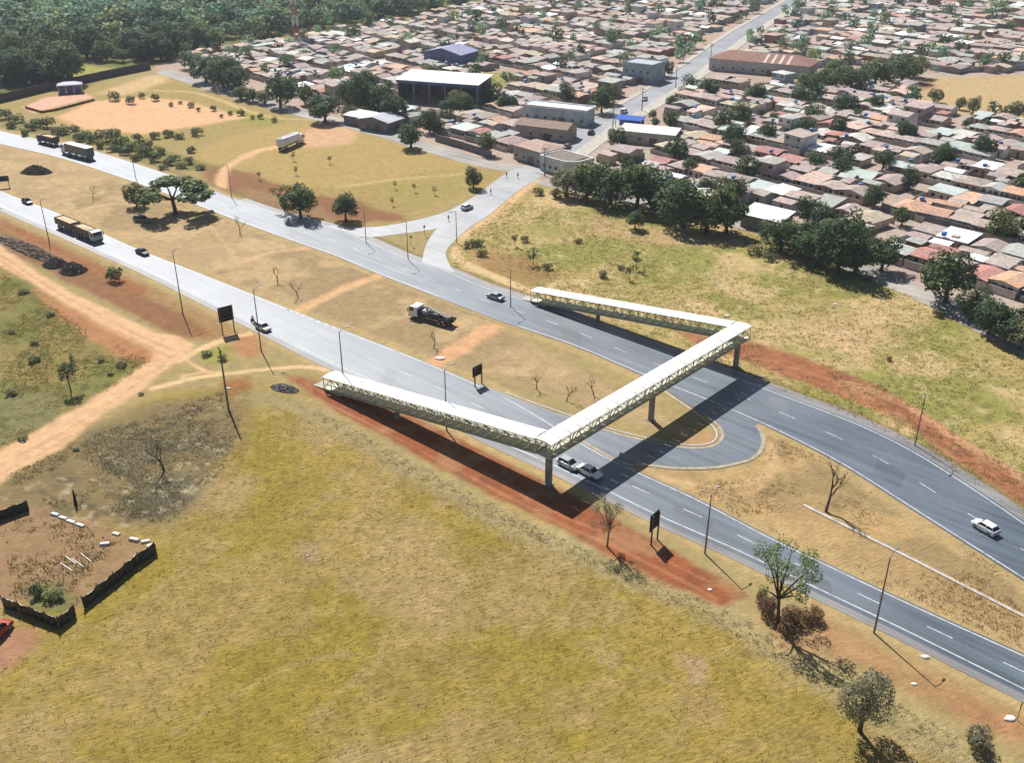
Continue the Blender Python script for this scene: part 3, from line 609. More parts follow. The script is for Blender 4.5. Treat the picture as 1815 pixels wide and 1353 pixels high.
def crown_points(kind, n, seed):
    rng = np.random.default_rng(seed)
    if kind == 'round':
        L = 15; ph = rng.uniform(0, 2*np.pi, L); rr = 0.30*np.sqrt(rng.uniform(0.05, 1, L)); lc = np.c_[rr*np.cos(ph), rr*np.sin(ph), 0.55+rng.uniform(-0.25, 0.28, L)*(1.25-rr*2.0)]; lr = rng.uniform(0.15, 0.235, L); zs = 1.1
    elif kind == 'tall':
        L = 16; ph = rng.uniform(0, 2*np.pi, L); t = rng.uniform(0, 1, L); rr = 0.28*(1-t*0.6)*np.sqrt(rng.uniform(0.1, 1, L)); lc = np.c_[rr*np.cos(ph), rr*np.sin(ph), 0.30+0.58*t]; lr = rng.uniform(0.12, 0.2, L); zs = 0.8
    elif kind == 'umbrella':
        L = 20; ph = rng.uniform(0, 2*np.pi, L); rr = 0.40*np.sqrt(rng.uniform(0.02, 1, L)); lc = np.c_[rr*np.cos(ph), rr*np.sin(ph), 0.84-0.28*(rr/0.40)**2+rng.uniform(-0.05, 0.07, L)]; lr = rng.uniform(0.08, 0.15, L); zs = 0.95
    elif kind == 'airy':
        L = 22; ph = rng.uniform(0, 2*np.pi, L); rr = 0.38*np.sqrt(rng.uniform(0.05, 1, L)); lc = np.c_[rr*np.cos(ph), rr*np.sin(ph), 0.70+rng.uniform(-0.22, 0.22, L)]; lr = rng.uniform(0.06, 0.13, L); zs = 0.9
    else:                                             # shrub
        L = 11; ph = rng.uniform(0, 2*np.pi, L); rr = 0.33*np.sqrt(rng.uniform(0, 1, L)); lc = np.c_[rr*np.cos(ph), rr*np.sin(ph), 0.36+rng.uniform(-0.2, 0.3, L)*(1-rr*1.6)]; lr = rng.uniform(0.14, 0.24, L); zs = 1.2
    w = lr**2; idx = rng.choice(len(lr), n, p=w/w.sum()); d = rng.normal(size=(n,3)); d /= np.linalg.norm(d, axis=1)[:,None]
    q = lc[idx] + d*(lr[idx]*rng.uniform(0.62, 1.08, n))[:,None]*np.array([1,1,zs])
    keep = np.ones(n, bool)
    for c_, r_ in zip(lc, lr): keep &= (np.linalg.norm((q-c_)/np.array([1,1,zs]), axis=1) > r_*0.58)
    keep &= q[:,2] > 0.03; q = q[keep]; d = d[keep]
    return q, d + rng.normal(size=q.shape)*0.55 + np.array([0,0,0.35]), lc, lr, rng
def crown_mesh(kind, n, size, seed, mat):
    q, nr_, lc, lr, rng = crown_points(kind, n, seed); Q = leaf_quads(q, nr_, size, rng); k = len(Q)
    me = bpy.data.meshes.new('crown'); me.vertices.add(k*4); me.vertices.foreach_set('co', Q.astype(np.float32).ravel())
    me.loops.add(k*4); me.loops.foreach_set('vertex_index', np.arange(k*4, dtype=np.int32)); me.polygons.add(k); me.polygons.foreach_set('loop_start', np.arange(0, k*4, 4, dtype=np.int32))
    at = me.attributes.new('Col', 'FLOAT_COLOR', 'FACE'); v = rng.uniform(0.7, 1.3, k); h = rng.uniform(-0.08, 0.08, k)
    at.data.foreach_set('color', np.c_[v*(1+h), v, v*(1-h), np.ones(k)].astype(np.float32).ravel())
    me.materials.append(mat); me.update(); me.validate()
    return me, lc, lr
def trunk_mesh(lc, lr, kind, seed, mat):
    rng = random.Random(seed); mb = MB(); fz = {'round': 0.34, 'tall': 0.3, 'umbrella': 0.42, 'airy': 0.38, 'shrub': 0.12}[kind]
    r0 = {'round': 0.035, 'tall': 0.035, 'umbrella': 0.026, 'airy': 0.024, 'shrub': 0.02}[kind]
    lean = (rng.uniform(-0.04, 0.04), rng.uniform(-0.04, 0.04))
    mb.tube([(0,0,-0.03), (lean[0]*0.4, lean[1]*0.4, fz*0.5), (lean[0], lean[1], fz)], [r0*1.25, r0, r0*0.85], 7)
    for c_, r_ in list(zip(lc, lr))[:9]:
        mx_, my_ = (lean[0]+c_[0])*0.5, (lean[1]+c_[1])*0.5
        mb.tube([(lean[0], lean[1], fz*0.93), (mx_+rng.uniform(-.03,.03), my_+rng.uniform(-.03,.03), fz+(c_[2]-fz)*0.55), tuple(c_)], [r0*0.6, r0*0.4, r0*0.15], 5)
    return mb.mesh('trunk', mat, True)
VAR = {}
def variant(kind, leaf, seed, n, size, bark=None):
    k = (kind, leaf, seed)
    if k not in VAR:
        cm, lc, lr = crown_mesh(kind, n, size, seed, LEAF[leaf]); VAR[k] = (cm, trunk_mesh(lc, lr, kind, seed, bark or M_BARK))
    return VAR[k]
SPEC = {'fine2': (2600, 0.026), 'fine': (6500, 0.0155), 'fineairy': (2600, 0.0125), 'round': (3000, 0.030), 'tall': (2400, 0.034), 'umbrella': (3200, 0.030), 'airy': (1000, 0.024), 'shrub': (650, 0.05)}
NTREE = [0]
def tree(px, py, wpx, hpx, kind, leaf, label, cat='tree', group=None, name=None, world=None, wm=None, hm=None, bark=None, fine=None):
    if world is None:
        x, y = P(px, py); s = PPM(py); w = wpx/s; dep = math.hypot(y, CAM_H); h = hpx/(s*y/dep)*0.96
    else: x, y = world; w, h = wm, hm
    h = max(h, 0.7); NTREE[0] += 1
    n, sz = SPEC[fine or kind]; cm, tm = variant(kind, leaf, (100 if not fine else 200)+NTREE[0] % 4, n, sz, bark)
    w *= {'round': 1.12, 'tall': 1.15, 'umbrella': 1.3, 'airy': 1.05, 'shrub': 1.0}[kind]
    t = thing(name or ('shrub' if kind == 'shrub' else 'tree'), label, cat, (x, y, gz(x, y)-0.02), random.uniform(0, 6.28), group, (w, w, h))
    link('trunk', tm, t); link('crown', cm, t); return t
def bare_tree(px, py, hpx, wpx, label, seed, bark=None, group=None, loc=None):
    if loc is None:
        x, y = P(px, py); s = PPM(py); h = hpx/(s*y/math.hypot(y, CAM_H)); w = wpx/s
    else: x, y, h, w = loc
    rng = random.Random(seed); t = thing('bare_tree', label, 'tree', (x, y, gz(x, y)-0.02), 0, group)
    lv = [MB(), MB()]
    def grow(p, d, ln, r, lev):
        q = [p]; 
        for i in range(3): d = (d+Vector((rng.uniform(-.25,.25), rng.uniform(-.25,.25), rng.uniform(-.05,.2)))).normalized(); q.append(q[-1]+d*ln/3)
        lv[0 if lev == 0 else 1].tube(q, [r, r*0.85, r*0.7, r*0.5], 5)
        if lev < 4:
            for k in range(3 if lev < 2 else 2):
                a = rng.uniform(0, 6.28); e = (d*0.75+Vector((math.cos(a), math.sin(a), rng.uniform(0, .5)))*(0.55 if lev else 0.6*w/h+0.2)).normalized()
                grow(q[-1] if k else q[2], e, ln*rng.uniform(0.6, 0.8), r*0.55, lev+1)
    grow(Vector((0,0,-0.1)), Vector((rng.uniform(-.1,.1), 0, 1)), h*0.36, h*0.022+0.03, 0)
    lv[0].build('trunk', bark or M_BARK, t); lv[1].build('branches', bark or M_BARK, t); return t

ORD = ('first','second','third','fourth','fifth','sixth','seventh','eighth','ninth','tenth','eleventh')
tree(312, 380, 104, 66, 'umbrella', 'green', 'broad flat-topped tree casting a dark shadow on the grassy median')
tree(243, 366, 40, 44, 'round', 'green', 'small rounded tree beside the broad flat-topped tree on the median')
tree(504, 374, 46, 46, 'airy', 'green', 'thin leafy tree standing just left of the bushy tree beside the far carriageway')
tree(533, 386, 66, 64, 'round', 'green', 'bushy green tree at the edge of the far carriageway')
tree(613, 392, 50, 50, 'round', 'dark', 'dark round tree by the slip road corner')
tree(839, 334, 36, 38, 'round', 'dark', 'small dark round tree alone in the dry field near the access road')
tree(728, 262, 52, 46, 'round', 'dark', 'dark round tree on the field edge facing the walled houses')
tree(576, 216, 62, 50, 'round', 'dark', 'large dark tree by the dusty street above the parked tanker')
tree(497, 190, 58, 56, 'round', 'dark', 'tall dark tree at the street edge beyond the football ground')
for x, y, w, h in ((428,176,34,24), (448,180,36,26), (470,184,34,26)):
    tree(x, y, w, h, 'round', 'green', 'low bright green tree in the trimmed row along the dusty street', group='trimmed trees along the dusty street')
for i, (x, y, w, h) in enumerate(((1003,348,54,46),(1040,352,64,58),(1060,340,52,48),(1082,362,72,72),(1128,372,76,74),(1150,362,60,62),(1172,384,70,68),(1205,372,56,52),(1212,404,76,78),(1252,412,66,74),(1287,414,62,80))):
    tree(x, y, w*1.25, h*1.08, ('round', 'tall')[i % 3 == 1], ('olive','green','dark','dark','green','dark','dark','olive','dark','green','green')[i], ORD[i]+' tree from the access road in the long tree belt beside the right-hand field', group='trees of the long dark belt')
tree(1292, 356, 60, 46, 'round', 'green', 'brighter green tree rising behind the end of the long dark belt')
tree(1125, 406, 34, 34, 'round', 'green', 'small round green tree standing alone in front of the long dark belt')
for i, (x, y, w, h) in enumerate(((1384,444,66,56),(1418,456,62,62),(1448,472,62,72),(1462,450,60,60),(1484,486,72,104),(1514,486,60,70))):
    tree(x, y, w*1.25, h*1.05, ('round', 'tall')[i % 2], ('green','dark','dark','olive','dark','green')[i], ORD[i]+' tree from the white-canopied house in the tall clump by the field', group='dark clump of tall trees')
tree(1562, 480, 66, 66, 'round', 'dark', 'dark round tree right of the tall clump, against a pink roof')
tree(1676, 536, 100, 92, 'round', 'green', 'large spreading green tree over the dusty street by the field corner')
for x, y, w, h in ((1722,566,64,56),(1752,592,72,66),(1786,604,84,66)):
    tree(x, y, w, h, 'round', 'dark', 'dense dark tree where the dusty street meets the right-hand field', group='trees at the street bend')
tree(1806, 620, 70, 50, 'round', 'olive', 'pale olive tree at the bend of the dusty street')
tree(1770, 426, 62, 56, 'round', 'green', 'big ball-shaped green tree beside the dark street wall')
tree(1549, 366, 46, 42, 'round', 'green', 'light green tree in a yard between grey roofs and an orange roof')
for x, y, w, h, lab in ((1420,190,50,40,'dark rounded tree above the roofs below the red-roofed school'),(1500,205,54,38,'wide dark tree between grey roofs near the sports field'),(1308,287,44,40,'dark tree beside a small orange-roofed house and red roofs'),
        (1258,170,44,32,'dark tree at the corner below the red-roofed school'),(1178,136,34,30,'dark tree overhanging the main street near the pale blue house'),(1066,200,46,44,'large dark tree standing over the main street by the white building')):
    tree(x, y, w, h, 'round', 'dark', lab)
for x, y, w, h in ((1430,160,44,30),(1466,160,60,42),(1508,160,62,46),(1550,154,64,50),(1598,144,64,48),(1620,136,50,40),(1480,140,50,36)):
    tree(x, y, w, h, 'round', 'green', 'green tree in the grove between the school and the sports field', group='grove beside the school')
for x, y, w, h in ((1655,182,32,26),(1724,200,28,30),(1700,194,22,24),(1796,212,38,36),(1612,170,22,20)):
    tree(x, y, w, h, 'round', 'olive', 'tree on the near edge of the dry sports field', group='trees edging the sports field')
for x, y, w, h in ((622,186,46,50),(645,200,66,74),(672,206,62,64),(696,218,54,52),(868,184,44,42),(654,170,50,50)):
    tree(x, y, w, h, 'round', 'dark', 'dark tree crowding round the white-roofed open shed', group='trees round the open shed')
tree(815, 196, 36, 40, 'round', 'olive', 'yellowish tree in front of the white-roofed open shed')
for x, y, w, h in ((366,146,56,46),(396,154,66,54),(418,162,58,48),(384,134,50,40)):
    tree(x, y, w, h, 'round', 'dark', 'dark tree in the cluster at the town corner by the dusty street', group='dark cluster at the town corner')
for x, y, w, h in ((10,146,60,56),(36,148,58,58),(70,150,50,48),(96,146,48,44),(128,140,52,48),(-20,150,50,50)):
    tree(x, y, w, h, 'round', 'dark', 'dark tree behind the long dark wall beyond the playground', group='trees behind the long dark wall')
tree(1378, 1112, 128, 138, 'airy', 'lime', 'thin green tree leaning over dry shrubs by the near carriageway', fine='fineairy')
for x, y, w, h in ((1362,1094,48,42),(1402,1106,54,36),(1438,1100,46,32),(1392,1122,44,24),(1350,1072,32,32)):
    tree(x, y, w, h, 'shrub', 'rust', 'dry reddish shrub under the thin green tree', 'shrub', 'dry shrubs under the thin tree', fine='fine2')
tree(1524, 1298, 104, 112, 'round', 'grey', 'grey-green bushy tree on the dry field edge throwing a dark shadow', fine='fine')
tree(1736, 1330, 62, 50, 'shrub', 'grey', 'sparse grey bush on the pale grass strip', 'shrub', fine='fine2')
tree(1076, 970, 66, 88, 'airy', 'grey', 'pale thin-crowned tree beside the red earth strip', bark=M_BARKP, fine='fineairy')
bare_tree(1464, 908, 100, 74, 'leafless tree with fine branches on the right-hand median', 5)
bare_tree(290, 832, 70, 44, 'bare charred tree on the burnt ground', 9)
bare_tree(165, 352, 28, 30, 'small bare tree on the far left median', 11, M_BARKP)
for x, y, sd in ((492,502,1),(528,526,2),(768,618,3),(950,690,4),(1004,712,5),(1052,700,6),(425,415,7)):
    bare_tree(x, y, 36, 22, 'thin leafless sapling on the dry median', 20+sd, M_BARK, 'leafless saplings on the median')
tree(126, 694, 46, 62, 'airy', 'dark', 'thin dark tree in the rough grass left of the dirt track')
tree(204, 498, 34, 34, 'shrub', 'green', 'green bush on the bank between the dirt track and the near carriageway', 'shrub')
tree(738, 552, 26, 18, 'shrub', 'green', 'round green bush behind the white flatbed truck', 'shrub')
for x, y, w, h in ((1128,478,24,34),(1115,497,18,28),(945,470,26,30),(912,436,16,22)):
    tree(x, y, w, h, 'airy', 'dark', 'scrawny dark young tree on the right-hand field', group='scrawny trees on the right field')
for x, y, w in ((845,436,26),(855,455,22),(930,428,18),(970,478,20),(1068,492,24),(1100,478,16),(985,350,26),(955,345,22),(1340,452,34),(1362,462,26),(1405,474,20),(1470,500,18),(1540,498,16),(830,438,20),(1575,640,14),(1660,560,22),(1025,430,16)):
    tree(x, y, w, w*0.8, 'shrub', 'olive', 'low scrubby bush in the grass of the right-hand field', 'shrub', 'scrub bushes on the right field')
for x, y, w in ((28,216,34),(66,224,26),(84,226,30),(112,238,30),(150,244,26),(188,250,40),(214,262,36),(232,266,32),(252,276,34),(275,246,24),(298,242,24),(318,246,22),(350,240,24),(275,286,28),(300,292,26),(322,298,24),(130,232,24),(10,210,30),(340,270,20),(45,240,22),(165,252,26),(245,250,22),(205,240,26),(20,226,26),(55,230,24),(100,236,22),(140,250,24),(178,262,24),(200,268,26),(222,274,24),(262,264,28),(286,272,26),(310,284,24),(336,290,22),(356,300,20),(240,284,22),(290,300,20)):
    tree(x, y, w, w*random.uniform(0.6, 0.9), 'shrub', random.choice(('green', 'olive', 'green')), 'bushy shrub on the bank above the far carriageway', 'shrub', 'bank shrubs above the far carriageway')
for x, y, w in ((252,174,14),(275,178,18),(303,188,12),(340,190,15),(352,197,10),(378,196,14),(408,203,12),(427,204,16),(448,211,10),(462,210,13),(487,216,14),(203,178,24),(232,184,20),(393,208,9),(320,184,9)):
    tree(x, y, w, w*1.0, 'shrub', 'olive', 'small planted bush in the row around the football ground', 'shrub', 'bushes round the football ground')
for x, y, w in ((40,520,22),(90,560,18),(60,640,26),(180,640,18),(215,650,22),(20,700,24),(195,665,14),(135,800,14),(40,780,20),(250,700,12),(60,610,18),(20,590,18),(365,632,22),(395,640,22)):
    tree(x, y, w, w*0.55, 'shrub', 'olive', 'low tussocky bush in the rough grass by the dirt track', 'shrub', 'tussocks by the dirt track')
for x, y in ((520,285),(525,310),(585,290),(700,335),(735,340),(695,365),(460,318),(770,345)):
    tree(x, y, 10, 16, 'airy', 'olive', 'tiny sapling planted in the dry field', 'sapling', 'saplings in the dry field', 'sapling')
# ------------------------------------------------------------------ vehicles
def paint(name, c, rough=0.3, metal=0.0): return colmat(name, rough, (0.9, 1.06), 0.8, c, 0.5, metal)
M_GLASS = colmat('dark_glass', 0.12, (0.9, 1.1), 1.0, (0.012, 0.014, 0.018), 0.5)
M_TYRE = colmat('tyre_rubber', 0.9, (0.8, 1.2), 3.0, (0.018, 0.018, 0.018), 0.2)
M_RIM = colmat('wheel_rim', 0.4, (0.8, 1.1), 3.0, (0.35, 0.35, 0.36), 0.5, 0.6)
M_DARK = colmat('dark_chassis', 0.8, (0.7, 1.3), 2.0, (0.025, 0.024, 0.024), 0.2)
M_LAMP = colmat('headlamp_lens', 0.2, (0.95, 1.05), 2.0, (0.65, 0.66, 0.66), 0.6)
M_TAIL = colmat('tail_lamp_lens', 0.25, (0.95, 1.05), 2.0, (0.35, 0.015, 0.01), 0.6)
PAINTS = {'white': paint('white_car_paint', (0.72, 0.73, 0.74)), 'silver': paint('silver_car_paint', (0.42, 0.44, 0.46), 0.28, 0.4), 'black': paint('black_car_paint', (0.02, 0.021, 0.024), 0.25),
          'red': paint('red_car_paint', (0.32, 0.035, 0.022)), 'grey': paint('grey_car_paint', (0.13, 0.135, 0.14)), 'cream': paint('shade_darkened_truck_paint', (0.16, 0.115, 0.06), 0.6), 'blue': paint('blue_paint', (0.03, 0.10, 0.42)),  # cream tipper paint is darkened to carry the shade on its sides
          'brown': paint('brown_truck_paint', (0.10, 0.065, 0.055), 0.6), 'sand': colmat('sand_load', 0.95, (0.8, 1.2), 1.2, (0.55, 0.42, 0.27), 0.1, bmp=0.1, bscale=2.0)}
def wheel_mesh(r, w):
    a = MB(); a.cylx(0, 0, 0, r, w, 14); b_ = MB(); b_.cylx(0, 0, 0, r*0.6, w+0.03, 10)
    return a.mesh('wheel', M_TYRE), b_.mesh('rim', M_RIM)
W_CAR = wheel_mesh(0.31, 0.2); W_TRK = wheel_mesh(0.5, 0.32); W_MOTO = wheel_mesh(0.3, 0.1)
def wheels(t, xs, hw, r, W):
    for x in xs:
        for s in (-1, 1):
            w = link('wheel', W[0], t, (x, s*hw, r)); link('rim', W[1], w)
CARM = {}
def ring(x, hw, z0, z1, inset=0.12):
    return [(x,-hw,z0),(x,hw,z0),(x,hw+0.02,(z0+z1)/2),(x,hw-inset*0.3,z1-0.03),(x,hw-inset,z1),(x,-hw+inset,z1),(x,-hw+inset*0.3,z1-0.03),(x,-hw-0.02,(z0+z1)/2)]
def car_meshes(style):
    if style in CARM: return CARM[style]
    body = MB()
    st = {'sedan': [(-2.15,.70,.42,.80),(-2.1,.78,.30,.88),(-1.4,.83,.24,.93),(0.0,.84,.24,.92),(1.1,.83,.24,.90),(1.7,.80,.26,.80),(2.1,.70,.32,.68),(2.18,.6,.4,.58)],
          'hatch': [(-1.9,.72,.42,.86),(-1.86,.80,.28,.94),(-1.3,.83,.24,.95),(0.0,.84,.24,.93),(0.9,.83,.24,.90),(1.5,.80,.26,.82),(1.88,.70,.32,.70),(1.95,.6,.4,.6)],
          'van': [(-2.2,.76,.42,1.0),(-2.16,.82,.28,1.1),(-1.4,.85,.24,1.1),(0.0,.86,.24,1.06),(1.2,.85,.24,1.0),(1.7,.82,.26,.92),(2.15,.72,.32,.76),(2.22,.62,.4,.62)]}[style]
    body.loft([ring(*q) for q in st])
    gl = MB(); rf = MB()
    g = {'sedan': (-1.65, -0.85, 0.45, 1.15, .90, 1.42), 'hatch': (-1.80, -1.35, 0.35, 1.05, .90, 1.46), 'van': (-2.1, -1.85, 0.55, 1.3, 1.02, 1.72)}[style]
    xa, xb, xc, xd, zb, zt = g; hb, ht = 0.74, 0.60
    gl.add([(xa,-hb,zb-.04),(xd,-hb,zb-.04),(xd,hb,zb-.04),(xa,hb,zb-.04),(xb,-ht,zt-.05),(xc,-ht,zt-.05),(xc,ht,zt-.05),(xb,ht,zt-.05)], [(3,2,1,0),(4,5,6,7),(0,1,5,4),(1,2,6,5),(2,3,7,6),(3,0,4,7)])
    rf.add([(xb-.05,-ht-.03,zt-.07),(xc+.06,-ht-.03,zt-.07),(xc+.06,ht+.03,zt-.07),(xb-.05,ht+.03,zt-.07),(xb+.08,-ht+.1,zt+.01),(xc-.05,-ht+.1,zt+.01),(xc-.05,ht-.1,zt+.01),(xb+.08,ht-.1,zt+.01)], [(3,2,1,0),(4,5,6,7),(0,1,5,4),(1,2,6,5),(2,3,7,6),(3,0,4,7)])
    for s in (-1, 1):                                 # pillars
        for (x0, x1) in ((xa+.02, xb), (xd-.02, xc), ((xa+xd)/2-.05, (xb+xc)/2-.05)): rf.bar((x0, s*(hb+.005), zb-.02), (x1, s*(ht+.012), zt-.06), 0.07, 0.05)
    xf, xr = st[-2][0], st[0][0]
    lm = MB(); lm.box(-.10,-.17,-.07,.06,.17,.07); mr = MB(); mr.box(-.08,-.1,-.06,.08,.1,.06)
    CARM[style] = dict(body=body, glass=gl.mesh('windows', M_GLASS), roof=rf, lm=lm.mesh('headlight', M_LAMP), tl=lm.mesh('taillight', M_TAIL), mr=mr, st=st, xf=xf, xr=xr, zb=zb, xd=xd, cache={})
    return CARM[style]
def car(loc, rz, style, colr, label, group=None):
    d = car_meshes(style); m = PAINTS[colr]
    if colr not in d['cache']: d['cache'][colr] = (d['body'].mesh('body', m), d['roof'].mesh('roof', m), d['mr'].mesh('mirror', m))
    b_, r_, mr = d['cache'][colr]
    t = thing('car', label, 'car', loc, rz, group)
    link('body', b_, t); link('windows', d['glass'], t); link('roof', r_, t)
    for s in (-1, 1):
        link('headlight', d['lm'], t, (d['xf'], s*0.52, 0.60)); link('taillight', d['tl'], t, (d['xr']+.02, s*0.52, 0.72)); link('mirror', mr, t, (d['xd']-.25, s*0.92, d['zb']+.02))
    wheels(t, (1.25 if style != 'hatch' else 1.1, -1.3 if style != 'hatch' else -1.15), 0.76, 0.31, W_CAR); return t
ROADZ = 0.07
def rpos(px, py, z=ROADZ): x, y = P(px, py); return (x, y, z)
HN, HF = R(-42), R(138)
car(rpos(253,451), HN, 'sedan', 'black', 'black car following the sand-laden tipper truck on the near carriageway')
car(rpos(49,361), HN, 'hatch', 'black', 'small dark hatchback far behind the sand-laden tipper truck')
car(rpos(467,585), HN, 'hatch', 'silver', 'silver hatchback by the lamp post next to the black billboard')
car(rpos(1008,828), R(-45), 'hatch', 'silver', 'silver hatchback half hidden by the footbridge corner column')
car(rpos(1045,842), R(-45), 'sedan', 'white', 'white sedan about to enter the footbridge shadow')
car(rpos(828,371,0.06), R(52), 'hatch', 'white', 'white hatchback on the access road to the town')
car(rpos(878,530), R(140), 'sedan', 'silver', 'silver sedan on the far carriageway before the footbridge ramp')
car(rpos(1745,941), R(120), 'hatch', 'white', 'white hatchback on the far carriageway by the red earth bank')
car(gxy(-4,1128), R(75), 'van', 'red', 'red van parked beside the black plastic fence')
car(gxy(252,393), R(-15), 'van', 'grey', 'grey estate car parked in the shade of the flat-topped tree')
for x, y, a, st_, c_, lab in ((985,293,66,'sedan','white','white sedan parked outside the corner shop'),(966,280,66,'sedan','black','black sedan parked along the corner shop wall'),(1006,262,66,'hatch','grey','grey hatchback parked on the shaded side of the main street'),
        (1106,200,66,'van','white','white van on the main street by the large dark tree'),(1142,178,246,'hatch','silver','silver hatchback driving down the main street'),(1048,238,66,'hatch','black','black hatchback on the main street below the white building')):
    car(rpos(x, y, 0.06), R(a), st_, c_, lab)
# trucks -------------------------------------------------------------
def truck_cab(t, x0, L, w, h, z0, colr, bonnet=False):
    m = PAINTS[colr]; mb = MB(); hw = w/2
    prof = [(x0, z0), (x0+L, z0), (x0+L, z0+h*0.50), (x0+L-0.25, z0+h*0.94), (x0+L-0.6, z0+h), (x0, z0+h)]
    mb.prism(prof, -hw, hw); cab = mb.build('cab', m, t)
    g = MB(); a = (x0+L+.012, z0+h*.52); b_ = (x0+L-.235, z0+h*.93)
    g.add([(a[0],-hw+.12,a[1]),(a[0],hw-.12,a[1]),(b_[0],hw-.18,b_[1]),(b_[0],-hw+.18,b_[1])], [(0,1,2,3)]); g.build('windscreen', M_GLASS, cab)
    for s in (-1, 1):
        g = MB(); y = s*(hw+.012); g.box(x0+L*.38, y-.01, z0+h*.52, x0+L-.3, y+.01, z0+h*.86); g.build('side_window', M_GLASS, cab)
        l = MB(); l.box(x0+L-.05, s*(hw-.35)-.2, z0+.15, x0+L+.03, s*(hw-.35)+.2, z0+.38); l.build('headlight', M_LAMP, cab)
        q = MB(); q.bar((x0+L-.1, s*hw, z0+h*.8), (x0+L-.05, s*(hw+.32), z0+h*.8), .05); q.box(x0+L-.14, s*(hw+.3)-.1, z0+h*.45, x0+L-.05, s*(hw+.3)+.1, z0+h*.82); q.build('mirror', M_DARK, cab)
    q = MB(); q.box(x0+L-.02, -hw+.1, z0-.35, x0+L+.12, hw-.1, z0); q.build('bumper', M_DARK, cab); return cab
def chassis(t, x0, x1, z=0.95):
    mb = MB()
    for s in (-.45, .45): mb.box(x0, s-.08, z-.15, x1, s+.08, z+.1)
    mb.build('chassis', M_DARK, t)
def tipper(t, x0, x1, w, z0, h, m, load=True, name='tipper_body'):
    mb = MB(); hw = w/2
    mb.box(x0, -hw, z0, x1, hw, z0+.12)
    for s in (-1, 1): mb.box(x0, s*hw-.05, z0, x1, s*hw+.05, z0+h)
    mb.box(x0-.05, -hw, z0, x0+.05, hw, z0+h); mb.box(x1-.05, -hw, z0, x1+.05, hw, z0+h*1.06)
    n = int((x1-x0)/0.9)
    for k in range(n+1):
        x = x0+(x1-x0)*k/n
        for s in (-1, 1): mb.box(x-.05, s*(hw+.09)-.04, z0, x+.05, s*(hw+.09)+.04, z0+h)
    o = mb.build(name, m, t)
    if load:
        q = MB(); nx, ny = 14, 6; v = []
        for i in range(nx+1):
            for j in range(ny+1):
                u, vv = i/nx, j/ny; v.append((x0+.06+(x1-x0-.12)*u, -hw+.06+(w-.12)*vv, z0+h*.86+.34*(math.sin(math.pi*u)**.6)*math.sin(math.pi*vv)+random.uniform(-.03,.03)))
        q.add(v, [(i*(ny+1)+j, (i+1)*(ny+1)+j, (i+1)*(ny+1)+j+1, i*(ny+1)+j+1) for i in range(nx) for j in range(ny)]); q.build('load', PAINTS['sand'], t, True)
    return o
c0 = np.array(P(108,402)); c1 = np.array(P(192,438)); ang = math.atan2(*(c1-c0)[::-1]); Lt = np.linalg.norm(c1-c0)
t = thing('tipper_truck', 'cream tipper truck and trailer with shade-darkened bodies, heaped with pale sand on the near carriageway', 'truck', (c0[0], c0[1], ROADZ), ang)
LT = min(Lt, 19.5)
chassis(t, LT*.5, LT-.6); chassis(t, .3, LT*.46); tipper(t, LT*.52, LT-2.5, 2.5, 1.2, 1.75, PAINTS['cream']); tipper(t, 0.2, LT*.44, 2.5, 1.2, 1.75, PAINTS['cream'], name='trailer_body')
truck_cab(t, LT-2.3, 2.1, 2.5, 2.2, .75, 'silver'); wheels(t, (1.2, 2.5, LT*.36, LT*.58, LT*.58+1.3, LT-1.2), 1.05, .5, W_TRK)
q = MB(); q.bar((LT*.44, 0, .9), (LT*.52, 0, .9), .14); q.build('tow_bar', M_DARK, t)
# two dark lorries on the far carriageway
c0 = np.array(P(101,259)); a = R(146)
t = thing('tarpaulin_truck', 'brown tarpaulin-covered truck leading on the far carriageway', 'truck', (c0[0], c0[1], ROADZ), a)
chassis(t, 0, 8.5); tipper(t, 0, 6.6, 2.5, 1.15, 1.9, PAINTS['brown']); truck_cab(t, 6.9, 2.0, 2.45, 2.1, .75, 'brown'); wheels(t, (1.2, 2.5, 7.8), 1.05, .5, W_TRK)
c0 = np.array(P(163,284)); a = R(144)
t = thing('box_trailer_truck', 'long dark-sided truck with a pale roof on the far carriageway', 'truck', (c0[0], c0[1], ROADZ), a)
chassis(t, 0, 15); mb = MB(); mb.box(0, -1.28, 1.15, 12.2, 1.28, 3.85); bx = mb.build('trailer_body', PAINTS['grey'], t)
mb = MB(); mb.box(-.03, -1.3, 3.85, 12.23, 1.3, 3.92); mb.build('trailer_roof', M_WROOF, t)
for k in range(12):
    for s in (-1, 1): mb = MB(); mb.box(.5+k*1.0, s*1.3-.03, 1.2, .56+k*1.0, s*1.3+.03, 3.8); mb.build('side_rib', M_DARK, t)
truck_cab(t, 12.6, 2.1, 2.5, 2.6, .75, 'white'); wheels(t, (1.2, 2.5, 3.8, 10.2, 13.8), 1.05, .5, W_TRK)
# white tanker on the field
c0 = np.array(P(497,268)); c1 = np.array(P(552,244)); a = math.atan2(*(c1-c0)[::-1]); L_ = min(13.0, np.linalg.norm(c1-c0)*0.98)
t = thing('tanker_truck', 'white tanker truck parked on the dry field by a dirt path', 'truck', (c0[0], c0[1], gz(*c0)+.02), a)
chassis(t, 0, L_); rings = []
for x, k in ((0.0, .8), (.15, 1), (L_-2.7, 1), (L_-2.5, .8)):
    rings.append([(x, 1.5*k*math.copysign(abs(math.cos(q))**.55, math.cos(q)), 2.6+1.45*k*math.copysign(abs(math.sin(q))**.6, math.sin(q))) for q in np.linspace(0, 2*math.pi, 20, endpoint=False)])
mb = MB(); mb.loft(rings); mb.build('tank', PAINTS['white'], t, True)
for x in (1.5, 4.0, 6.5):
    mb = MB(); mb.tube([(x,0,3.95),(x,0,4.22)], .35, 12); mb.build('hatch', M_RIM, t)
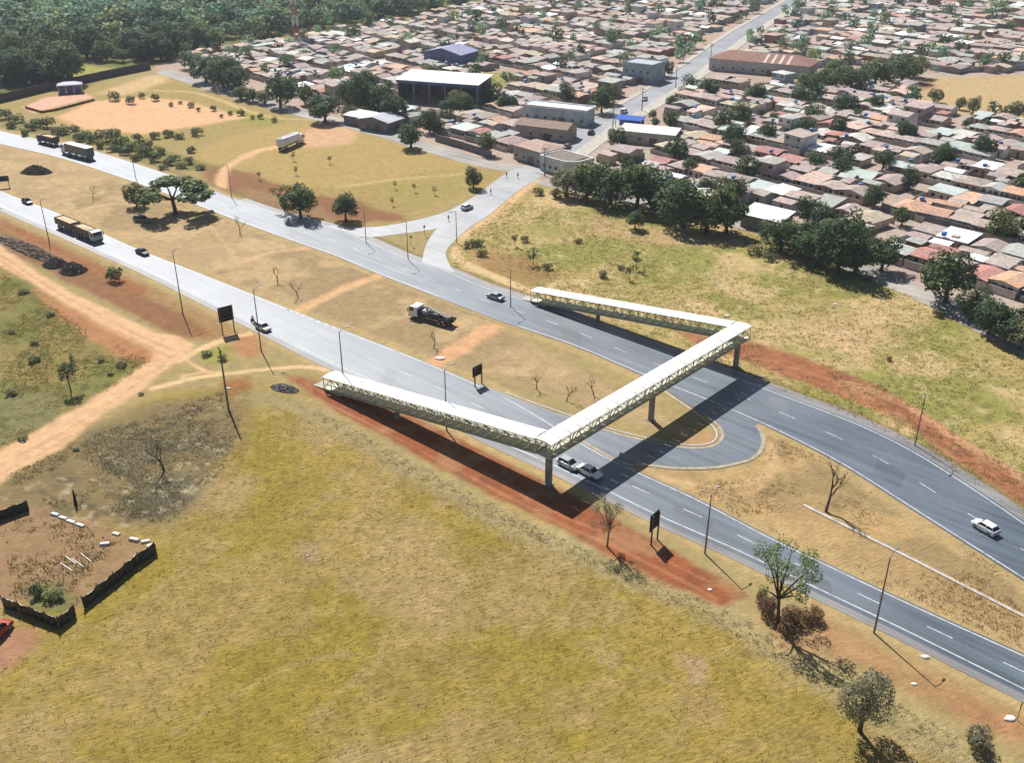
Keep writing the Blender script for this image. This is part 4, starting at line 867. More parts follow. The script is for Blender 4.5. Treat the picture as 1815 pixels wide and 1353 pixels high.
mb = MB(); mb.box(.4,-.35,4.08,L_-3.2,-.15,4.13); mb.box(.4,.15,4.08,L_-3.2,.35,4.13); mb.build('catwalk', M_RIM, t)
truck_cab(t, L_-2.2, 2.1, 2.5, 2.3, .75, 'white'); wheels(t, (1.2, 2.5, L_-1.2), 1.05, .5, W_TRK)
# flatbed crane truck on the median
c0 = np.array(P(803,580)); c1 = np.array(P(728,560)); a = math.atan2(*(c1-c0)[::-1]); L_ = np.linalg.norm(c1-c0)
t = thing('flatbed_truck', 'white-cabbed flatbed truck with machinery parked on the dry median', 'truck', (c0[0], c0[1], gz(*c0)+.02), a); L_ = min(L_, 10.5)
chassis(t, 0, L_); mb = MB(); mb.box(0, -1.22, 1.1, L_-2.6, 1.22, 1.28); mb.box(L_-2.7, -1.22, 1.28, L_-2.6, 1.22, 2.3)
for s in (-1, 1): mb.box(0, s*1.22-.04, 1.28, L_-2.6, s*1.22+.04, 1.55)
mb.build('flatbed', M_DARK, t)
mb = MB(); mb.box(L_-4.6, -.7, 1.28, L_-3.2, .7, 2.3); mb.tube([(L_-4, 0, 2.3), (L_-4, 0, 3.0)], .25, 10); mb.bar((L_-4, 0, 3.0), (L_-7.4, .4, 2.3), .3, .35); mb.build('crane_arm', PAINTS['silver'], t)
for x, y, sz in ((1.2, .2, .8), (2.6, -.3, .7), (4.2, .3, .6)):
    mb = MB(); mb.box(x-sz, y-sz*.7, 1.28, x+sz, y+sz*.7, 1.28+sz*1.1); mb.build('machine_crate', random.choice((M_DARK, PAINTS['grey'], PAINTS['brown'])), t)
mb = MB(); mb.tube([(1.0,-.8,1.6),(1.0,.8,1.6)], .5, 12); mb.build('cable_drum', M_RIM, t)
truck_cab(t, L_-2.3, 2.2, 2.45, 2.1, .75, 'white'); wheels(t, (1.4, 2.7, L_-1.2), 1.05, .5, W_TRK)
# motorcycle with rider
x, y = P(449,573)
t = thing('motorcycle', 'dark motorcycle on the road shoulder behind the silver hatchback', 'motorcycle', (x, y, ROADZ), HN)
for xx in (-.62, .62): w = link('wheel', W_MOTO[0], t, (xx, 0, .3)); link('rim', W_MOTO[1], w)
mb = MB(); mb.tube([(-.6,0,.3),(-.1,0,.55),(.35,0,.75),(.62,0,.3)], .05, 6); mb.box(-.25,-.14,.3,.25,.14,.6); mb.build('frame', M_DARK, t)
mb = MB(); mb.loft([[(xx, yy*k, .78+zz*k) for yy, zz in ((-.15,-.1),(.15,-.1),(.13,.1),(-.13,.1))] for xx, k in ((-.1,.7),(.1,1),(.35,.8))]); mb.build('fuel_tank', PAINTS['red'], t)
mb = MB(); mb.box(-.65,-.13,.72,-.1,.13,.82); mb.build('saddle', M_TYRE, t)
mb = MB(); mb.bar((.38,-.35,1.02),(.38,.35,1.02),.04); mb.bar((.38,0,1.02),(.45,0,.7),.05); mb.build('handlebar', M_DARK, t)
M_SKIN = colmat('skin', 0.6, (0.95, 1.05), 3, (0.28, 0.16, 0.1), 0.3); M_CLOTH = colmat('dark_clothing', 0.9, (0.8, 1.2), 4, (0.05, 0.05, 0.07), 0.1); M_SHIRT = colmat('blue_shirt', 0.9, (0.8, 1.2), 4, (0.12, 0.16, 0.3), 0.1)
def person(loc, rz, label, pose, group=None):
    """one continuous skinned figure"""
    if pose == 'ride': J = {'pel':(-.25,0,.92),'che':(-.1,0,1.28),'nec':(-.05,0,1.44),'hea':(-.02,0,1.6),'top':(-.02,0,1.72)}; el, ha, kn, fo, to = (.1,.26,1.12),(.36,.28,1.04),(.18,.18,.86),(-.05,.2,.42),(.12,.2,.38)
    else: J = {'pel':(0,0,.92),'che':(0,0,1.3),'nec':(0,0,1.46),'hea':(.02,0,1.58),'top':(.02,0,1.72)}; el, ha, kn, fo, to = (-.02,.24,1.12),(.08,.26,.86),(.04,.1,.5),(-.02,.11,.06),(.15,.11,.04)
    v = [J['pel'], J['che'], J['nec'], J['hea'], J['top']]; rad = [.14,.155,.06,.095,.07]; e = [(0,1),(1,2),(2,3),(3,4)]
    for s in (-1, 1):
        n = len(v); sh_ = (J['che'][0], s*.19, J['che'][2]+.08); hp = (J['pel'][0], s*.1, J['pel'][2]-.04)
        f = lambda q: (q[0], s*q[1], q[2]); fwd = -1 if (pose == 'walk' and s < 0) else 1
        legk = (kn[0]+.12*fwd if pose == 'walk' else kn[0], s*kn[1], kn[2]); legf = (fo[0]+.22*(fwd if pose == 'walk' else 0), s*fo[1], fo[2]); legt = (to[0]+.22*(fwd if pose == 'walk' else 0), s*to[1], to[2])
        v += [sh_, f(el), f(ha), hp, legk, legf, legt]; rad += [.065,.05,.04,.095,.065,.045,.04]
        e += [(1,n),(n,n+1),(n+1,n+2),(0,n+3),(n+3,n+4),(n+4,n+5),(n+5,n+6)]
    mb = MB(); P_ = [Vector(q) for q in v]
    me = bpy.data.meshes.new('person'); me.from_pydata(v, e, []); o = bpy.data.objects.new('person', me); COL.objects.link(o)
    o.modifiers.new('skin', 'SKIN')
    for i, r_ in enumerate(rad): me.skin_vertices[0].data[i].radius = (r_, r_)
    me.skin_vertices[0].data[0].use_root = True
    sd = o.modifiers.new('sub', 'SUBSURF'); sd.levels = 1; sd.render_levels = 1
    m, nt, b = newmat('clothed_figure'); co = N(nt, 'ShaderNodeTexCoord'); sx = N(nt, 'ShaderNodeSeparateXYZ'); nt.links.new(co.outputs['Object'], sx.inputs[0])
    cr = N(nt, 'ShaderNodeValToRGB'); cr.color_ramp.interpolation = 'CONSTANT'; nt.links.new(mul(nt, sx.outputs['Z'], 0.5), cr.inputs[0])
    E_ = cr.color_ramp.elements; E_[0].color = (.03,.03,.05,1); E_[1].position = .47; E_[1].color = (*random.choice(((.3,.3,.32),(.12,.16,.3),(.35,.08,.06))),1)
    for pp, cc in ((.725,(.28,.16,.1)),(.81,(.02,.015,.012))): k = E_.new(pp); k.color = (*cc,1)
    nt.links.new(cr.outputs[0], b.inputs['Base Color']); b.inputs['Roughness'].default_value = .85; me.materials.append(m)
    o.location = loc; o.rotation_euler = (0,0,rz); return tag(o, label, 'person', group)
person((x, y, ROADZ), HN, 'person riding the dark motorcycle on the road shoulder', 'ride')
for px_, py_, a_ in ((795,392,60),(870,345,230),(898,315,60),(918,316,240)):
    person((*P(px_, py_), 0.06), R(a_), 'person walking along the edge of the access road', 'walk', 'people on the access road')

# ------------------------------------------------------------------ lamp posts, poles, billboards
M_GALV = colmat('galvanised_steel', 0.5, (0.8, 1.15), 1.5, (0.16, 0.165, 0.165), 0.4, 0.3, geo=False)
M_POLEC = colmat('concrete_pole', 0.9, (0.8, 1.15), 1.5, (0.20, 0.18, 0.155), 0.2, geo=False)
M_BOARD = colmat('billboard_back_black', 0.7, (0.7, 1.3), 0.8, (0.010, 0.010, 0.011), 0.25)
M_WOOD = colmat('weathered_timber', 0.9, (0.7, 1.2), 2.0, (0.13, 0.10, 0.075), 0.15)
def lamp_post(px, py, H, ang, label, group, arms=1, r=0.11):
    x, y = P(px, py, H); t = thing('lamp_post', label, 'lamp post', (x, y, gz(x, y)), ang, group)
    mb = MB(); mb.tube([(0,0,-.2),(0,0,H*.5),(0,0,H)], [r*1.3, r, r*.7], 8); mb.build('pole', M_GALV, t)
    for k in range(arms):
        s = 1 if k == 0 else -1
        mb = MB(); mb.tube([(0,0,H-.1),(s*.8,0,H+.25),(s*1.6,0,H+.3)], [.06,.05,.04], 6); a_ = mb.build('arm', M_GALV, t)
        mb = MB(); mb.loft([[(s*xx, yy*w, H+.3+zz) for yy, zz in ((-.16,-.05),(.16,-.05),(.1,.09),(-.1,.09))] for xx, w in ((1.55,.6),(1.8,1),(2.25,.7))]); mb.build('lamp_head', M_RIM, a_)
    return t
G1 = 'lamp posts along the near carriageway'
for px_, py_, H in ((71,356,10.2),(306,446,14.0),(449,513,13.0)): lamp_post(px_, py_, H, R(48), 'tall grey lamp post on the verge between near carriageway and dirt track', G1)
for px_, py_, H in ((601,588,11.5),(788,655,11.5)): lamp_post(px_, py_, H, R(48), 'grey lamp post rising behind the near footbridge ramp', G1)
for px_, py_, H in ((1261,877,9.8),(1578,989,11.6)): lamp_post(px_, py_, H, R(48), 'lamp post beyond the footbridge with a long shadow on red earth', G1)
for px_, py_, H in ((1641,699,9.5),(720,393,9.5),(403,292,9.5),(231,262,9.0),(808,375,8.0),(645,372,8.5),(905,478,8.5)): lamp_post(px_, py_, H, R(228), 'thin lamp post on the outer verge of the far carriageway', 'lamp posts along the far carriageway', r=0.09)
def power_pole(px, py, H, ang, label, group):
    x, y = P(px, py, H); t = thing('power_pole', label, 'pole', (x, y, gz(x, y)), ang, group)
    mb = MB(); mb.tube([(0,0,-.2),(0,0,H)], [.2,.12], 8); mb.build('pole', M_POLEC, t)
    for z in (H-.4, H-1.3): mb = MB(); mb.bar((0,-1.1,z),(0,1.1,z),.12,.14); c_ = mb.build('cross_arm', M_WOOD, t)
    for yy in (-.9,-.3,.3,.9): mb = MB(); mb.tube([(0,yy,H-.33),(0,yy,H-.1)], .06, 6); mb.build('insulator', M_RIM, t)
power_pole(389,617,12.0,R(30),'concrete power pole beside the footpath at the dirt track fork','power poles')
for px_, py_ in ((966,262),(1012,228),(1088,186),(1140,156),(1200,118),(1262,76)): power_pole(px_, py_, 8.5, R(66), 'power pole on the kerb of the main street', 'power poles on the main street')
x, y = P(133,850,5.0)
def billboard(px, py, wm, hm, zc, ang, label, legs=2):
    x, y = P(px, py, zc); t = thing('billboard', label, 'billboard', (x, y, gz(x, y)), ang)
    mb = MB(); mb.box(-wm/2, -.06, zc-hm/2, wm/2, .06, zc+hm/2); bd = mb.build('panel', M_BOARD, t)
    for z in (zc-hm*.3, zc, zc+hm*.3): mb = MB(); mb.box(-wm/2+.1, -.13, z-.05, wm/2-.1, -.06, z+.05); mb.build('rail', M_WOOD, bd)
    for k in range(legs): xx = -wm/2+.3+(wm-.6)*k/max(1, legs-1); mb = MB(); mb.box(xx-.09, -.31, -.2, xx+.09, -.13, zc+hm/2-.1); mb.build('leg', M_WOOD, t)
    return t
billboard(400,557,3.1,3.2,4.0,R(38),'black billboard on posts facing the near carriageway by the dirt track')
billboard(846,657,2.4,2.0,2.9,R(48),'small black billboard on the dry median beside a dirt patch')
billboard(1160,924,2.3,2.7,3.6,R(52),'black billboard standing on the red earth strip near the bridge corner')
billboard(2,317,4.0,1.6,2.6,R(20),'low dark billboard at the end of the left median')
# small roadside posts
M_SIGN = colmat('grey_sign_back', 0.5, (0.85, 1.1), 2.0, (0.25, 0.25, 0.25), 0.4)
for px_, py_, lab in ((1100,806,'road sign on the wedge before the turning lane'),(1811,1250,'road sign at the shoulder of the near carriageway'),(728,420,'road sign on the grass triangle by the slip road'),(752,402,'second road sign on the grass triangle'),(1250,612,'slim marker post beside the far carriageway')):
    x, y = P(px_, py_, 2.3); t = thing('road_sign', lab, 'sign', (x, y, gz(x, y)), R(40))
    mb = MB(); mb.tube([(0,0,-.2),(0,0,2.7)], .045, 6); mb.build('post', M_GALV, t)
    mb = MB(); mb.box(-.3,-.015,2.0,.3,.015,2.65) if px_ != 1250 else mb.box(-.06,-.015,2.5,.06,.015,2.72); mb.build('plate', M_SIGN, t)
# ------------------------------------------------------------------ fenced plot on the left
M_PLAST = colmat('black_plastic_sheet', 0.35, (0.6, 1.6), 1.3, (0.012, 0.012, 0.013), 0.5, bmp=0.15, bscale=1.6)
def screen_fence(pts, H, label):
    w = PL(pts); x0, y0 = w[0]; t = thing('plastic_screen_fence', label, 'fence', (x0, y0, gz(x0, y0)))
    for (a, b_) in zip(w[:-1], w[1:]):
        a = np.array(a); b_ = np.array(b_); L_ = np.linalg.norm(b_-a); n = max(1, round(L_/2.2)); u = (b_-a)/L_; nn = np.array((-u[1], u[0]))
        for k in range(n):
            mb = MB(); p = a+(b_-a)*k/n-np.array((x0,y0)); q = a+(b_-a)*(k+1)/n-np.array((x0,y0)); m_ = 8; v = []
            for i in range(m_+1):
                s = i/m_; c_ = p+(q-p)*s
                for zz, o_ in ((-.3,.0),(.45,.12),(.9,-.08),(H-.12*math.sin(math.pi*s)+random.uniform(-.05,.05),.03)):
                    o_ = o_*math.sin(s*9+k)+.05*random.uniform(-1,1); v.append((c_[0]+nn[0]*o_, c_[1]+nn[1]*o_, zz))
            mb.add(v, [(i*4+j,(i+1)*4+j,(i+1)*4+j+1,i*4+j+1) for i in range(m_) for j in range(3)])
            o_ = mb.build('sheet', M_PLAST, t); sm = o_.modifiers.new('thickness', 'SOLIDIFY'); sm.thickness = .05
            mb = MB(); mb.tube([(p[0],p[1],-.3),(p[0]+random.uniform(-.1,.1),p[1],H+.35)], .06, 6); mb.build('post', M_WOOD, t)
    return t
screen_fence([(8,1078),(60,1098),(106,1116),(136,1092)], 1.7, 'sagging black plastic fence along the near edge of the bare plot')
screen_fence([(150,1080),(205,1036),(246,1002),(278,980)], 1.7, 'black plastic fence along the slanting side of the bare plot')
screen_fence([(-40,940),(0,925),(52,905)], 1.7, 'black plastic fence at the far corner of the bare plot')
M_BLOCK = colmat('white_block', 0.85, (0.8, 1.1), 2.0, (0.68, 0.64, 0.58), 0.2)
for x, y, a in ((98,914,-20),(112,920,-20),(126,926,-24),(142,932,-24),(206,947,-20),(238,958,-15),(258,961,20),(186,966,10),(268,968,30)):
    mb = MB(); w_, h_ = random.uniform(.6,.85), random.uniform(.22,.4); q = [(-w_,-.25),(w_*.9,-.3),(w_,.22),(-w_*.85,.3)]
    mb.loft([[(p[0],p[1],-.1) for p in q],[(p[0]*.98,p[1]*.95,h_*.8) for p in q],[(p[0]*.9,p[1]*.8,h_) for p in q]]); o = mb.build('masonry_block', M_BLOCK); o.location = gxy(x, y); o.rotation_euler = (0,0,R(a))
    tag(o, 'pale masonry block lying along the edge of the bare plot', 'block', 'pale blocks round the bare plot')
for x, y, a in ((125,995,40),(138,1000,40),(152,990,42),(118,1008,38)):
    mb = MB(); mb.bar((-1.4,0,.08),(1.4,.05,.12),.12,.1); o = mb.build('timber_plank', M_BLOCK); o.location = gxy(x, y); o.rotation_euler = (0,0,R(-a)); tag(o, 'pale plank lying on the bare plot', 'plank', 'planks on the bare plot')
tree(66,1058,26,26,'shrub','dark','dark green bush inside the bare plot corner','shrub'); tree(96,1066,40,20,'shrub','green','low green creeper patch inside the bare plot','shrub')
power = P(133,890)
t = thing('tree_stump', 'charred upright stump beside the bare plot', 'stump', gxy(134,896)); mb = MB(); mb.tube([(0,0,-.2),(.1,0,1.2),(.05,.1,2.6)], [.28,.2,.1], 7); mb.tube([(.1,0,1.3),(.5,.2,1.9)], [.1,.05], 5); mb.build('trunk', M_BOARD, t)
# heaps
def heap(px, py, w, l, h, ang, mat, name, label, cat, seed):
    rng = np.random.default_rng(seed); n = 26; mb = MB(); v = []
    for i in range(n+1):
        for j in range(n+1):
            u, q = i/n*2-1, j/n*2-1; r = math.hypot(u, q); z = max(0, 1-r**1.6)
            v.append((u*l/2, q*w/2, z*h+(rng.uniform(-.12,.16)*h*(z > 0.02))-.04))
    mb.add(v, [(i*(n+1)+j,(i+1)*(n+1)+j,(i+1)*(n+1)+j+1,i*(n+1)+j+1) for i in range(n) for j in range(n)])
    o = mb.build(name, mat); o.location = gxy(px, py); o.rotation_euler = (0,0,ang); return tag(o, label, cat)
M_HEAP = colmat('dark_burnt_soil', 0.95, (0.5, 1.4), 2.0, (0.11, 0.09, 0.075), 0.1, bmp=0.1); M_RUB = colmat('grey_rubble', 0.95, (0.4, 1.6), 2.5, (0.16, 0.145, 0.13), 0.1, bmp=0.1)
M_RIDGE = colmat('scorched_verge', 0.95, (0.5, 1.4), 1.2, (0.16, 0.12, 0.09), 0.1, bmp=0.1)
heap(98,470,5.5,6.5,1.9,R(-35),M_HEAP,'earth_heap','second dark heap of burnt brush beside the dirt track','heap',7)
heap(130,481,6,6.5,2.2,R(-35),M_HEAP,'earth_heap','dark heap of burnt brush at the dirt track bend','heap',1)
heap(56,446,4.6,34,1.7,R(-40),M_RIDGE,'earth_ridge','long dark ridge of burnt brush along the dirt track','ridge',2)
heap(504,690,3.0,6.0,.9,R(-25),M_RUB,'rubble_heap','grey heap of rubble by the foot of the near ramp','heap',3)
heap(65,306,6,10,2.3,R(-10),M_HEAP,'earth_heap','dark mound on the grass of the left median','heap',4)
for k, (x, y, s_) in enumerate(((1258,1047,.5),(1412,1118,.45),(1278,1010,.25),(1640,1166,.8),(1790,1275,.9),(1620,1215,.5),(405,690,.6),(545,985,.25),(1000,455,.6),(1480,540,.7),(780,636,1.4),(1290,560,.8),(640,420,.5))):
    mb = MB(); q = [(math.cos(a)*s_*random.uniform(.6,1), math.sin(a)*s_*random.uniform(.35,.6)) for a in np.linspace(0,6.28,7,endpoint=False)]
    mb.loft([[(p[0],p[1],-.05) for p in q],[(p[0]*.9,p[1]*.9,.12*s_+.05) for p in q],[(p[0]*.5,p[1]*.5,.2*s_+.06) for p in q]]); o = mb.build('debris', M_BLOCK); o.location = gxy(x, y); tag(o, 'scrap of pale debris lying on bare ground', 'debris', 'pale debris scraps')
# playground kiosk, wall, court kerb, mast
M_WALLD = colmat('shade_toned_block_wall', 0.9, (0.7, 1.3), 0.8, (0.075, 0.062, 0.062), 0.2)  # dark tone stands for the shadow on this wall
def long_wall(pts, H, th, mat, label, name='wall'):
    w = PL(pts); x0, y0 = w[0]; t = thing(name, label, 'wall', (x0, y0, 0))
    for a, b_ in zip(w[:-1], w[1:]):
        a = Vector((a[0]-x0, a[1]-y0, H/2-.1)); b2 = Vector((b_[0]-x0, b_[1]-y0, H/2-.1)); n = max(1, int((b2-a).length/6))
        for k in range(n):
            mb = MB(); mb.bar(a.lerp(b2, k/n), a.lerp(b2, (k+1)/n-.01), th, H+.2+random.uniform(-.06,.06)); mb.build('panel', mat, t)
            mb = MB(); p = a.lerp(b2, k/n); mb.box(p.x-.16, p.y-.16, -.2, p.x+.16, p.y+.16, H+.2); mb.build('pillar', mat, t)
    return t
long_wall([(-60,196),(0,182),(90,160),(180,140),(268,122)], 3.2, .25, M_WALLD, 'long block wall with shade in its dark colour beyond the playground and football ground')
M_COURT = colmat('brown_kerb', 0.9, (0.7, 1.2), 1.0, (0.16, 0.085, 0.05), 0.2)
long_wall([(46,192),(74,200),(100,196),(168,178)], .8, .3, M_COURT, 'low brown wall round the small sand court', 'low_wall')
x, y = P(126,164); t = thing('pavilion', 'small pavilion with violet panels beside the sand court', 'pavilion', (x, y, 0), R(20))
M_VIO = colmat('violet_panel', 0.7, (0.85, 1.1), 1, (0.10, 0.09, 0.24), 0.3)
mb = MB(); mb.loft([[(-5,-3,3.2),(5,-3,3.2),(5,3,3.2),(-5,3,3.2)],[(-4.6,-2.6,3.6),(4.6,-2.6,3.6),(4.6,2.6,3.6),(-4.6,2.6,3.6)],[(-2,-.6,4.4),(2,-.6,4.4),(2,.6,4.4),(-2,.6,4.4)]]); mb.build('roof', colmat('lilac_roof', .6, (.85,1.1), .6, (.36,.33,.42), .3), t)
for xx in (-4.5,-1.5,1.5,4.5):
    for yy in (-2.6,2.6): mb = MB(); mb.box(xx-.12,yy-.12,-.1,xx+.12,yy+.12,3.2); mb.build('post', M_RIM, t)
for xx in (-3,0,3): mb = MB(); mb.box(xx-1.2,-2.5,0,xx+1.2,-2.42,2.2); mb.build('panel', M_VIO, t)
x, y = P(527,82); t = thing('radio_mast', 'tall red and white lattice mast at the edge of the woodland', 'mast', (x, y, 0)); M_MR = colmat('mast_red', .6, (.9,1.1), 1, (.4,.08,.05), .3); M_MW = colmat('mast_white', .6, (.9,1.1), 1, (.6,.58,.56), .3)
for k in range(11):
    z0, z1 = k*5.0, k*5.0+5.0; w0, w1 = 1.5-.11*k, 1.5-.11*(k+1); mb = MB(); cs = ((-1,-1),(1,-1),(1,1),(-1,1))
    for i, (a_, b_) in enumerate(cs):
        c_, d_ = cs[(i+1) % 4]; mb.bar((a_*w0,b_*w0,z0),(a_*w1,b_*w1,z1),.3); mb.bar((a_*w0,b_*w0,z0),(c_*w1,d_*w1,z1),.16); mb.bar((c_*w0,d_*w0,z0),(a_*w1,b_*w1,z1),.16)
    mb.build('lattice_section', M_MR if k % 2 else M_MW, t)
# ------------------------------------------------------------------ the town
M_TILE = colmat('weathered_roof_tile', 0.9, (0.62, 1.32), 1.3, None, 0.15, stain=(0.22, (0.22, 0.19, 0.175), 0.4), bmp=0.05, bscale=2.5)
M_SHEET = colmat('metal_roof_sheet', 0.5, (0.85, 1.1), 0.4, None, 0.4, stain=(0.3, (0.30, 0.24, 0.2), 0.4))
M_WALL = colmat('rendered_wall', 0.9, (0.72, 1.15), 0.5, None, 0.15, stain=(0.35, (0.26, 0.22, 0.19), 0.45))
M_WIN = colmat('window_glass', 0.2, (0.8, 1.2), 1.0, (0.03, 0.035, 0.045), 0.5); M_DOOR = colmat('metal_door', 0.6, (0.8, 1.15), 1.0, (0.16, 0.10, 0.07), 0.3, obj_rand=0.4)
M_TANK = colmat('blue_water_tank', 0.5, (0.9, 1.1), 1.0, (0.05, 0.16, 0.40), 0.4)
ROOFS = [('grey-brown', alb(172,156,148), 'tile', 34), ('mauve-brown', alb(172,154,146), 'tile', 12), ('grey', alb(166,166,160), 'tile', 17), ('pinkish', alb(196,168,154), 'tile', 6), ('tan', alb(184,168,148), 'tile', 12), ('pale grey', alb(196,192,184), 'tile', 9), ('orange', alb(198,158,132), 'tile', 5), ('red', alb(174,124,116), 'tile', 2),
         ('white', alb(240,240,236,1.25), 'sheet', 3), ('pale green', alb(172,184,176), 'sheet', 4)]
WALLS = [('white', (0.62,0.61,0.58)), ('cream', (0.55,0.46,0.34)), ('pale blue', (0.36,0.44,0.50)), ('pinkish', (0.50,0.36,0.31)), ('grey', (0.30,0.29,0.28)), ('brick', (0.30,0.16,0.11))]
ROOFS = [(a, tuple(min(.8, q*1.45) for q in c), k, w) for a, c, k, w in ROOFS]
RW = [r[3] for r in ROOFS]
def slab(mb, v4, th=0.14):
    a = [Vector(q) for q in v4]; n = (a[1]-a[0]).cross(a[2]-a[0]).normalized()*th
    if n.z < 0: a = a[::-1]; n = -n
    k = len(a); top = [p+n for p in a]
    mb.add(a+top, [tuple(range(k))[::-1], tuple(range(k, 2*k))] + [(i, (i+1) % k, (i+1) % k+k, i+k) for i in range(k)])
def roof_geo(mb, cx, cy, w, d, h, kind, rise, ov=0.45):
    x0, x1, y0, y1 = cx-w/2-ov, cx+w/2+ov, cy-d/2-ov, cy+d/2+ov; e = h-0.06
    if kind == 'gable_x':
        slab(mb, [(x0,y0,e),(x1,y0,e),(x1,cy,e+rise),(x0,cy,e+rise)]); slab(mb, [(x1,y1,e),(x0,y1,e),(x0,cy,e+rise),(x1,cy,e+rise)])
    elif kind == 'gable_y':
        slab(mb, [(x0,y1,e),(x0,y0,e),(cx,y0,e+rise),(cx,y1,e+rise)]); slab(mb, [(x1,y0,e),(x1,y1,e),(cx,y1,e+rise),(cx,y0,e+rise)])
    elif kind == 'hip':
        i = min(w, d)*0.42
        if w >= d: a, b_ = (x0+i+ov, cy, e+rise), (x1-i-ov, cy, e+rise)
        else: a, b_ = (cx, y0+i+ov, e+rise), (cx, y1-i-ov, e+rise)
        if w >= d:
            slab(mb, [(x0,y0,e),(x1,y0,e),b_,a]); slab(mb, [(x1,y1,e),(x0,y1,e),a,b_]); slab(mb, [(x1,y0,e),(x1,y1,e),b_]); slab(mb, [(x0,y1,e),(x0,y0,e),a])
        else:
            slab(mb, [(x1,y0,e),(x1,y1,e),b_,a]); slab(mb, [(x0,y1,e),(x0,y0,e),a,b_]); slab(mb, [(x0,y0,e),(x1,y0,e),a]); slab(mb, [(x1,y1,e),(x0,y1,e),b_])
    else:                                             # shed, falling towards -y
        slab(mb, [(x0,y0,e),(x1,y0,e),(x1,y1,e+rise*0.7),(x0,y1,e+rise*0.7)])
def wall_geo(mb, cx, cy, w, d, h, kind, rise):
    mb.box(cx-w/2, cy-d/2, -0.15, cx+w/2, cy+d/2, h-0.07)
    z = h-0.07
    if kind == 'gable_x':
        for x in (cx-w/2+.002, cx+w/2-.002): mb.add([(x,cy-d/2,z),(x,cy+d/2,z),(x,cy,z+rise*.93)], [(0,1,2)])
    elif kind == 'gable_y':
        for y in (cy-d/2+.002, cy+d/2-.002): mb.add([(cx-w/2,y,z),(cx+w/2,y,z),(cx,y,z+rise*.93)], [(0,1,2)])
    elif kind == 'shed': mb.add([(cx-w/2,cy+d/2,z),(cx+w/2,cy+d/2,z),(cx+w/2,cy+d/2,z+rise*.66),(cx-w/2,cy+d/2,z+rise*.66)], [(0,1,2,3)])
OT = np.array(P(955,298)); MA = R(66.3); CA = R(-48.0)
mh = np.array((math.cos(MA), math.sin(MA))); ch = np.array((math.cos(CA), math.sin(CA))); ph = np.array((-ch[1], ch[0]))
TL, TR = np.array(PL(TOWN_L)), np.array(PL(TOWN_R))
# special buildings claim their ground
CLAIM = [(780,178,24),(955,282,11),(990,205,15),(968,238,11),(1000,298,10),(1150,248,12),(1115,222,7),(1340,122,30),(800,110,13),(1357,402,8),(1140,138,9),(676,224,9)]
CL = [(*P(a, b_), r) for a, b_, r in CLAIM]
SPORT = np.array(PL([(1640,138),(1830,133),(2000,140),(2000,205),(1830,212),(1700,200),(1620,170)])); GROVE = np.array(PL([(1420,165),(1640,145),(1640,105),(1440,125)])); GLOT = np.array(PL([(855,128),(925,128),(900,155),(845,160)]))
lots = []
PER, LOTD = 34.0, 13.9
rw = random.Random(42)
for bi in range(-14, 24):
    for row in range(2):
        base = bi*PER + 5 + row*LOTD                  # perpendicular offset from the cross-street line
        s = -760.0; cnt = 0
        while s < 640:
            lw = rw.uniform(5.6, 8.8); cnt += 1
            if cnt % 11 == 0: s += 9.0
            c_ = OT + ch*(s+lw/2 - base*0.40) + ph*(base+LOTD/2) ; s += lw
            lots.append((c_[0], c_[1], lw, row, rw.random()))
lots = np.array(lots); LX, LY = lots[:,0], lots[:,1]
ok = (sd_poly(LX, LY, TL) < -5.0) | (sd_poly(LX, LY, TR) < -5.0)
dm = dist_line(LX, LY, MAINW); ok &= dm > 15.5
ok &= (dist_line(LX, LY, FRLW) > 12.5) & (dist_line(LX, LY, FRRW) > 12.5)
for x, y, r in CL: ok &= np.hypot(LX-x, LY-y) > r
for pz in (SPORT, GROVE, GLOT): ok &= sd_poly(LX, LY, pz) > 4
pu, pv = proj(LX, LY); ok &= (pu > -90) & (pu < 1930) & (pv > -40)
lots = lots[ok]; order = np.argsort(np.hypot(lots[:,0], lots[:,1])); lots = lots[order]
FORCE = [(1692,366,'orange'),(1722,345,'orange'),(1405,272,'red'),(1368,262,'red'),(1370,338,'white'),(1340,222,'white'),(1700,420,'white'),(1680,425,'white'),(1540,300,'pale green'),(1620,290,'pale green'),(1600,345,'orange'),(1240,290,'orange'),(1250,245,'orange'),
         (1440,255,'white'),(1810,355,'red'),(1790,480,'orange'),(1740,470,'red'),(1600,195,'white'),(1690,228,'pale green'),(870,205,'orange'),(890,225,'red'),(1770,290,'white'),(1490,345,'grey'),(1440,340,'mauve-brown'),(1530,455,'pinkish'),(1580,420,'grey'),(1620,405,'grey-brown')]
force = {}
for px_, py_, nm in FORCE:
    x, y = P(px_, py_, 3.5); i = int(np.argmin(np.hypot(lots[:,0]-x, lots[:,1]-y)))
    if np.hypot(lots[i,0]-x, lots[i,1]-y) < 16: force[i] = nm
NIND = 290
wmesh = MB(); wmesh.box(-.6,-.04,-.5,.6,.04,.5); WINM = wmesh.mesh('window', M_WIN)
fm = MB(); [fm.box(*q) for q in ((-.7,-.06,-.6,.7,.03,-.5),(-.7,-.06,.5,.7,.03,.6),(-.7,-.06,-.5,-.6,.03,.5),(.6,-.06,-.5,.7,.03,.5))]; fm.col = (.5,.5,.5); FRM = fm.mesh('window_frame', M_BLOCK)
dmesh = MB(); dmesh.box(-.45,-.05,-1.05,.45,.05,1.05); DOORM = dmesh.mesh('door', M_DOOR); gmesh = MB(); gmesh.box(-1.3,-.05,-1.15,1.3,.05,1.15); GATEM = gmesh.mesh('garage_door', M_DOOR)
tk = MB(); tk.tube([(0,0,0),(0,0,.3),(0,0,.9),(0,0,1.05)], [.55,.6,.75,.3], 10); TANKM = tk.mesh('water_tank', M_TANK)
far = MB(); far_t = MB(); NAMES = {}
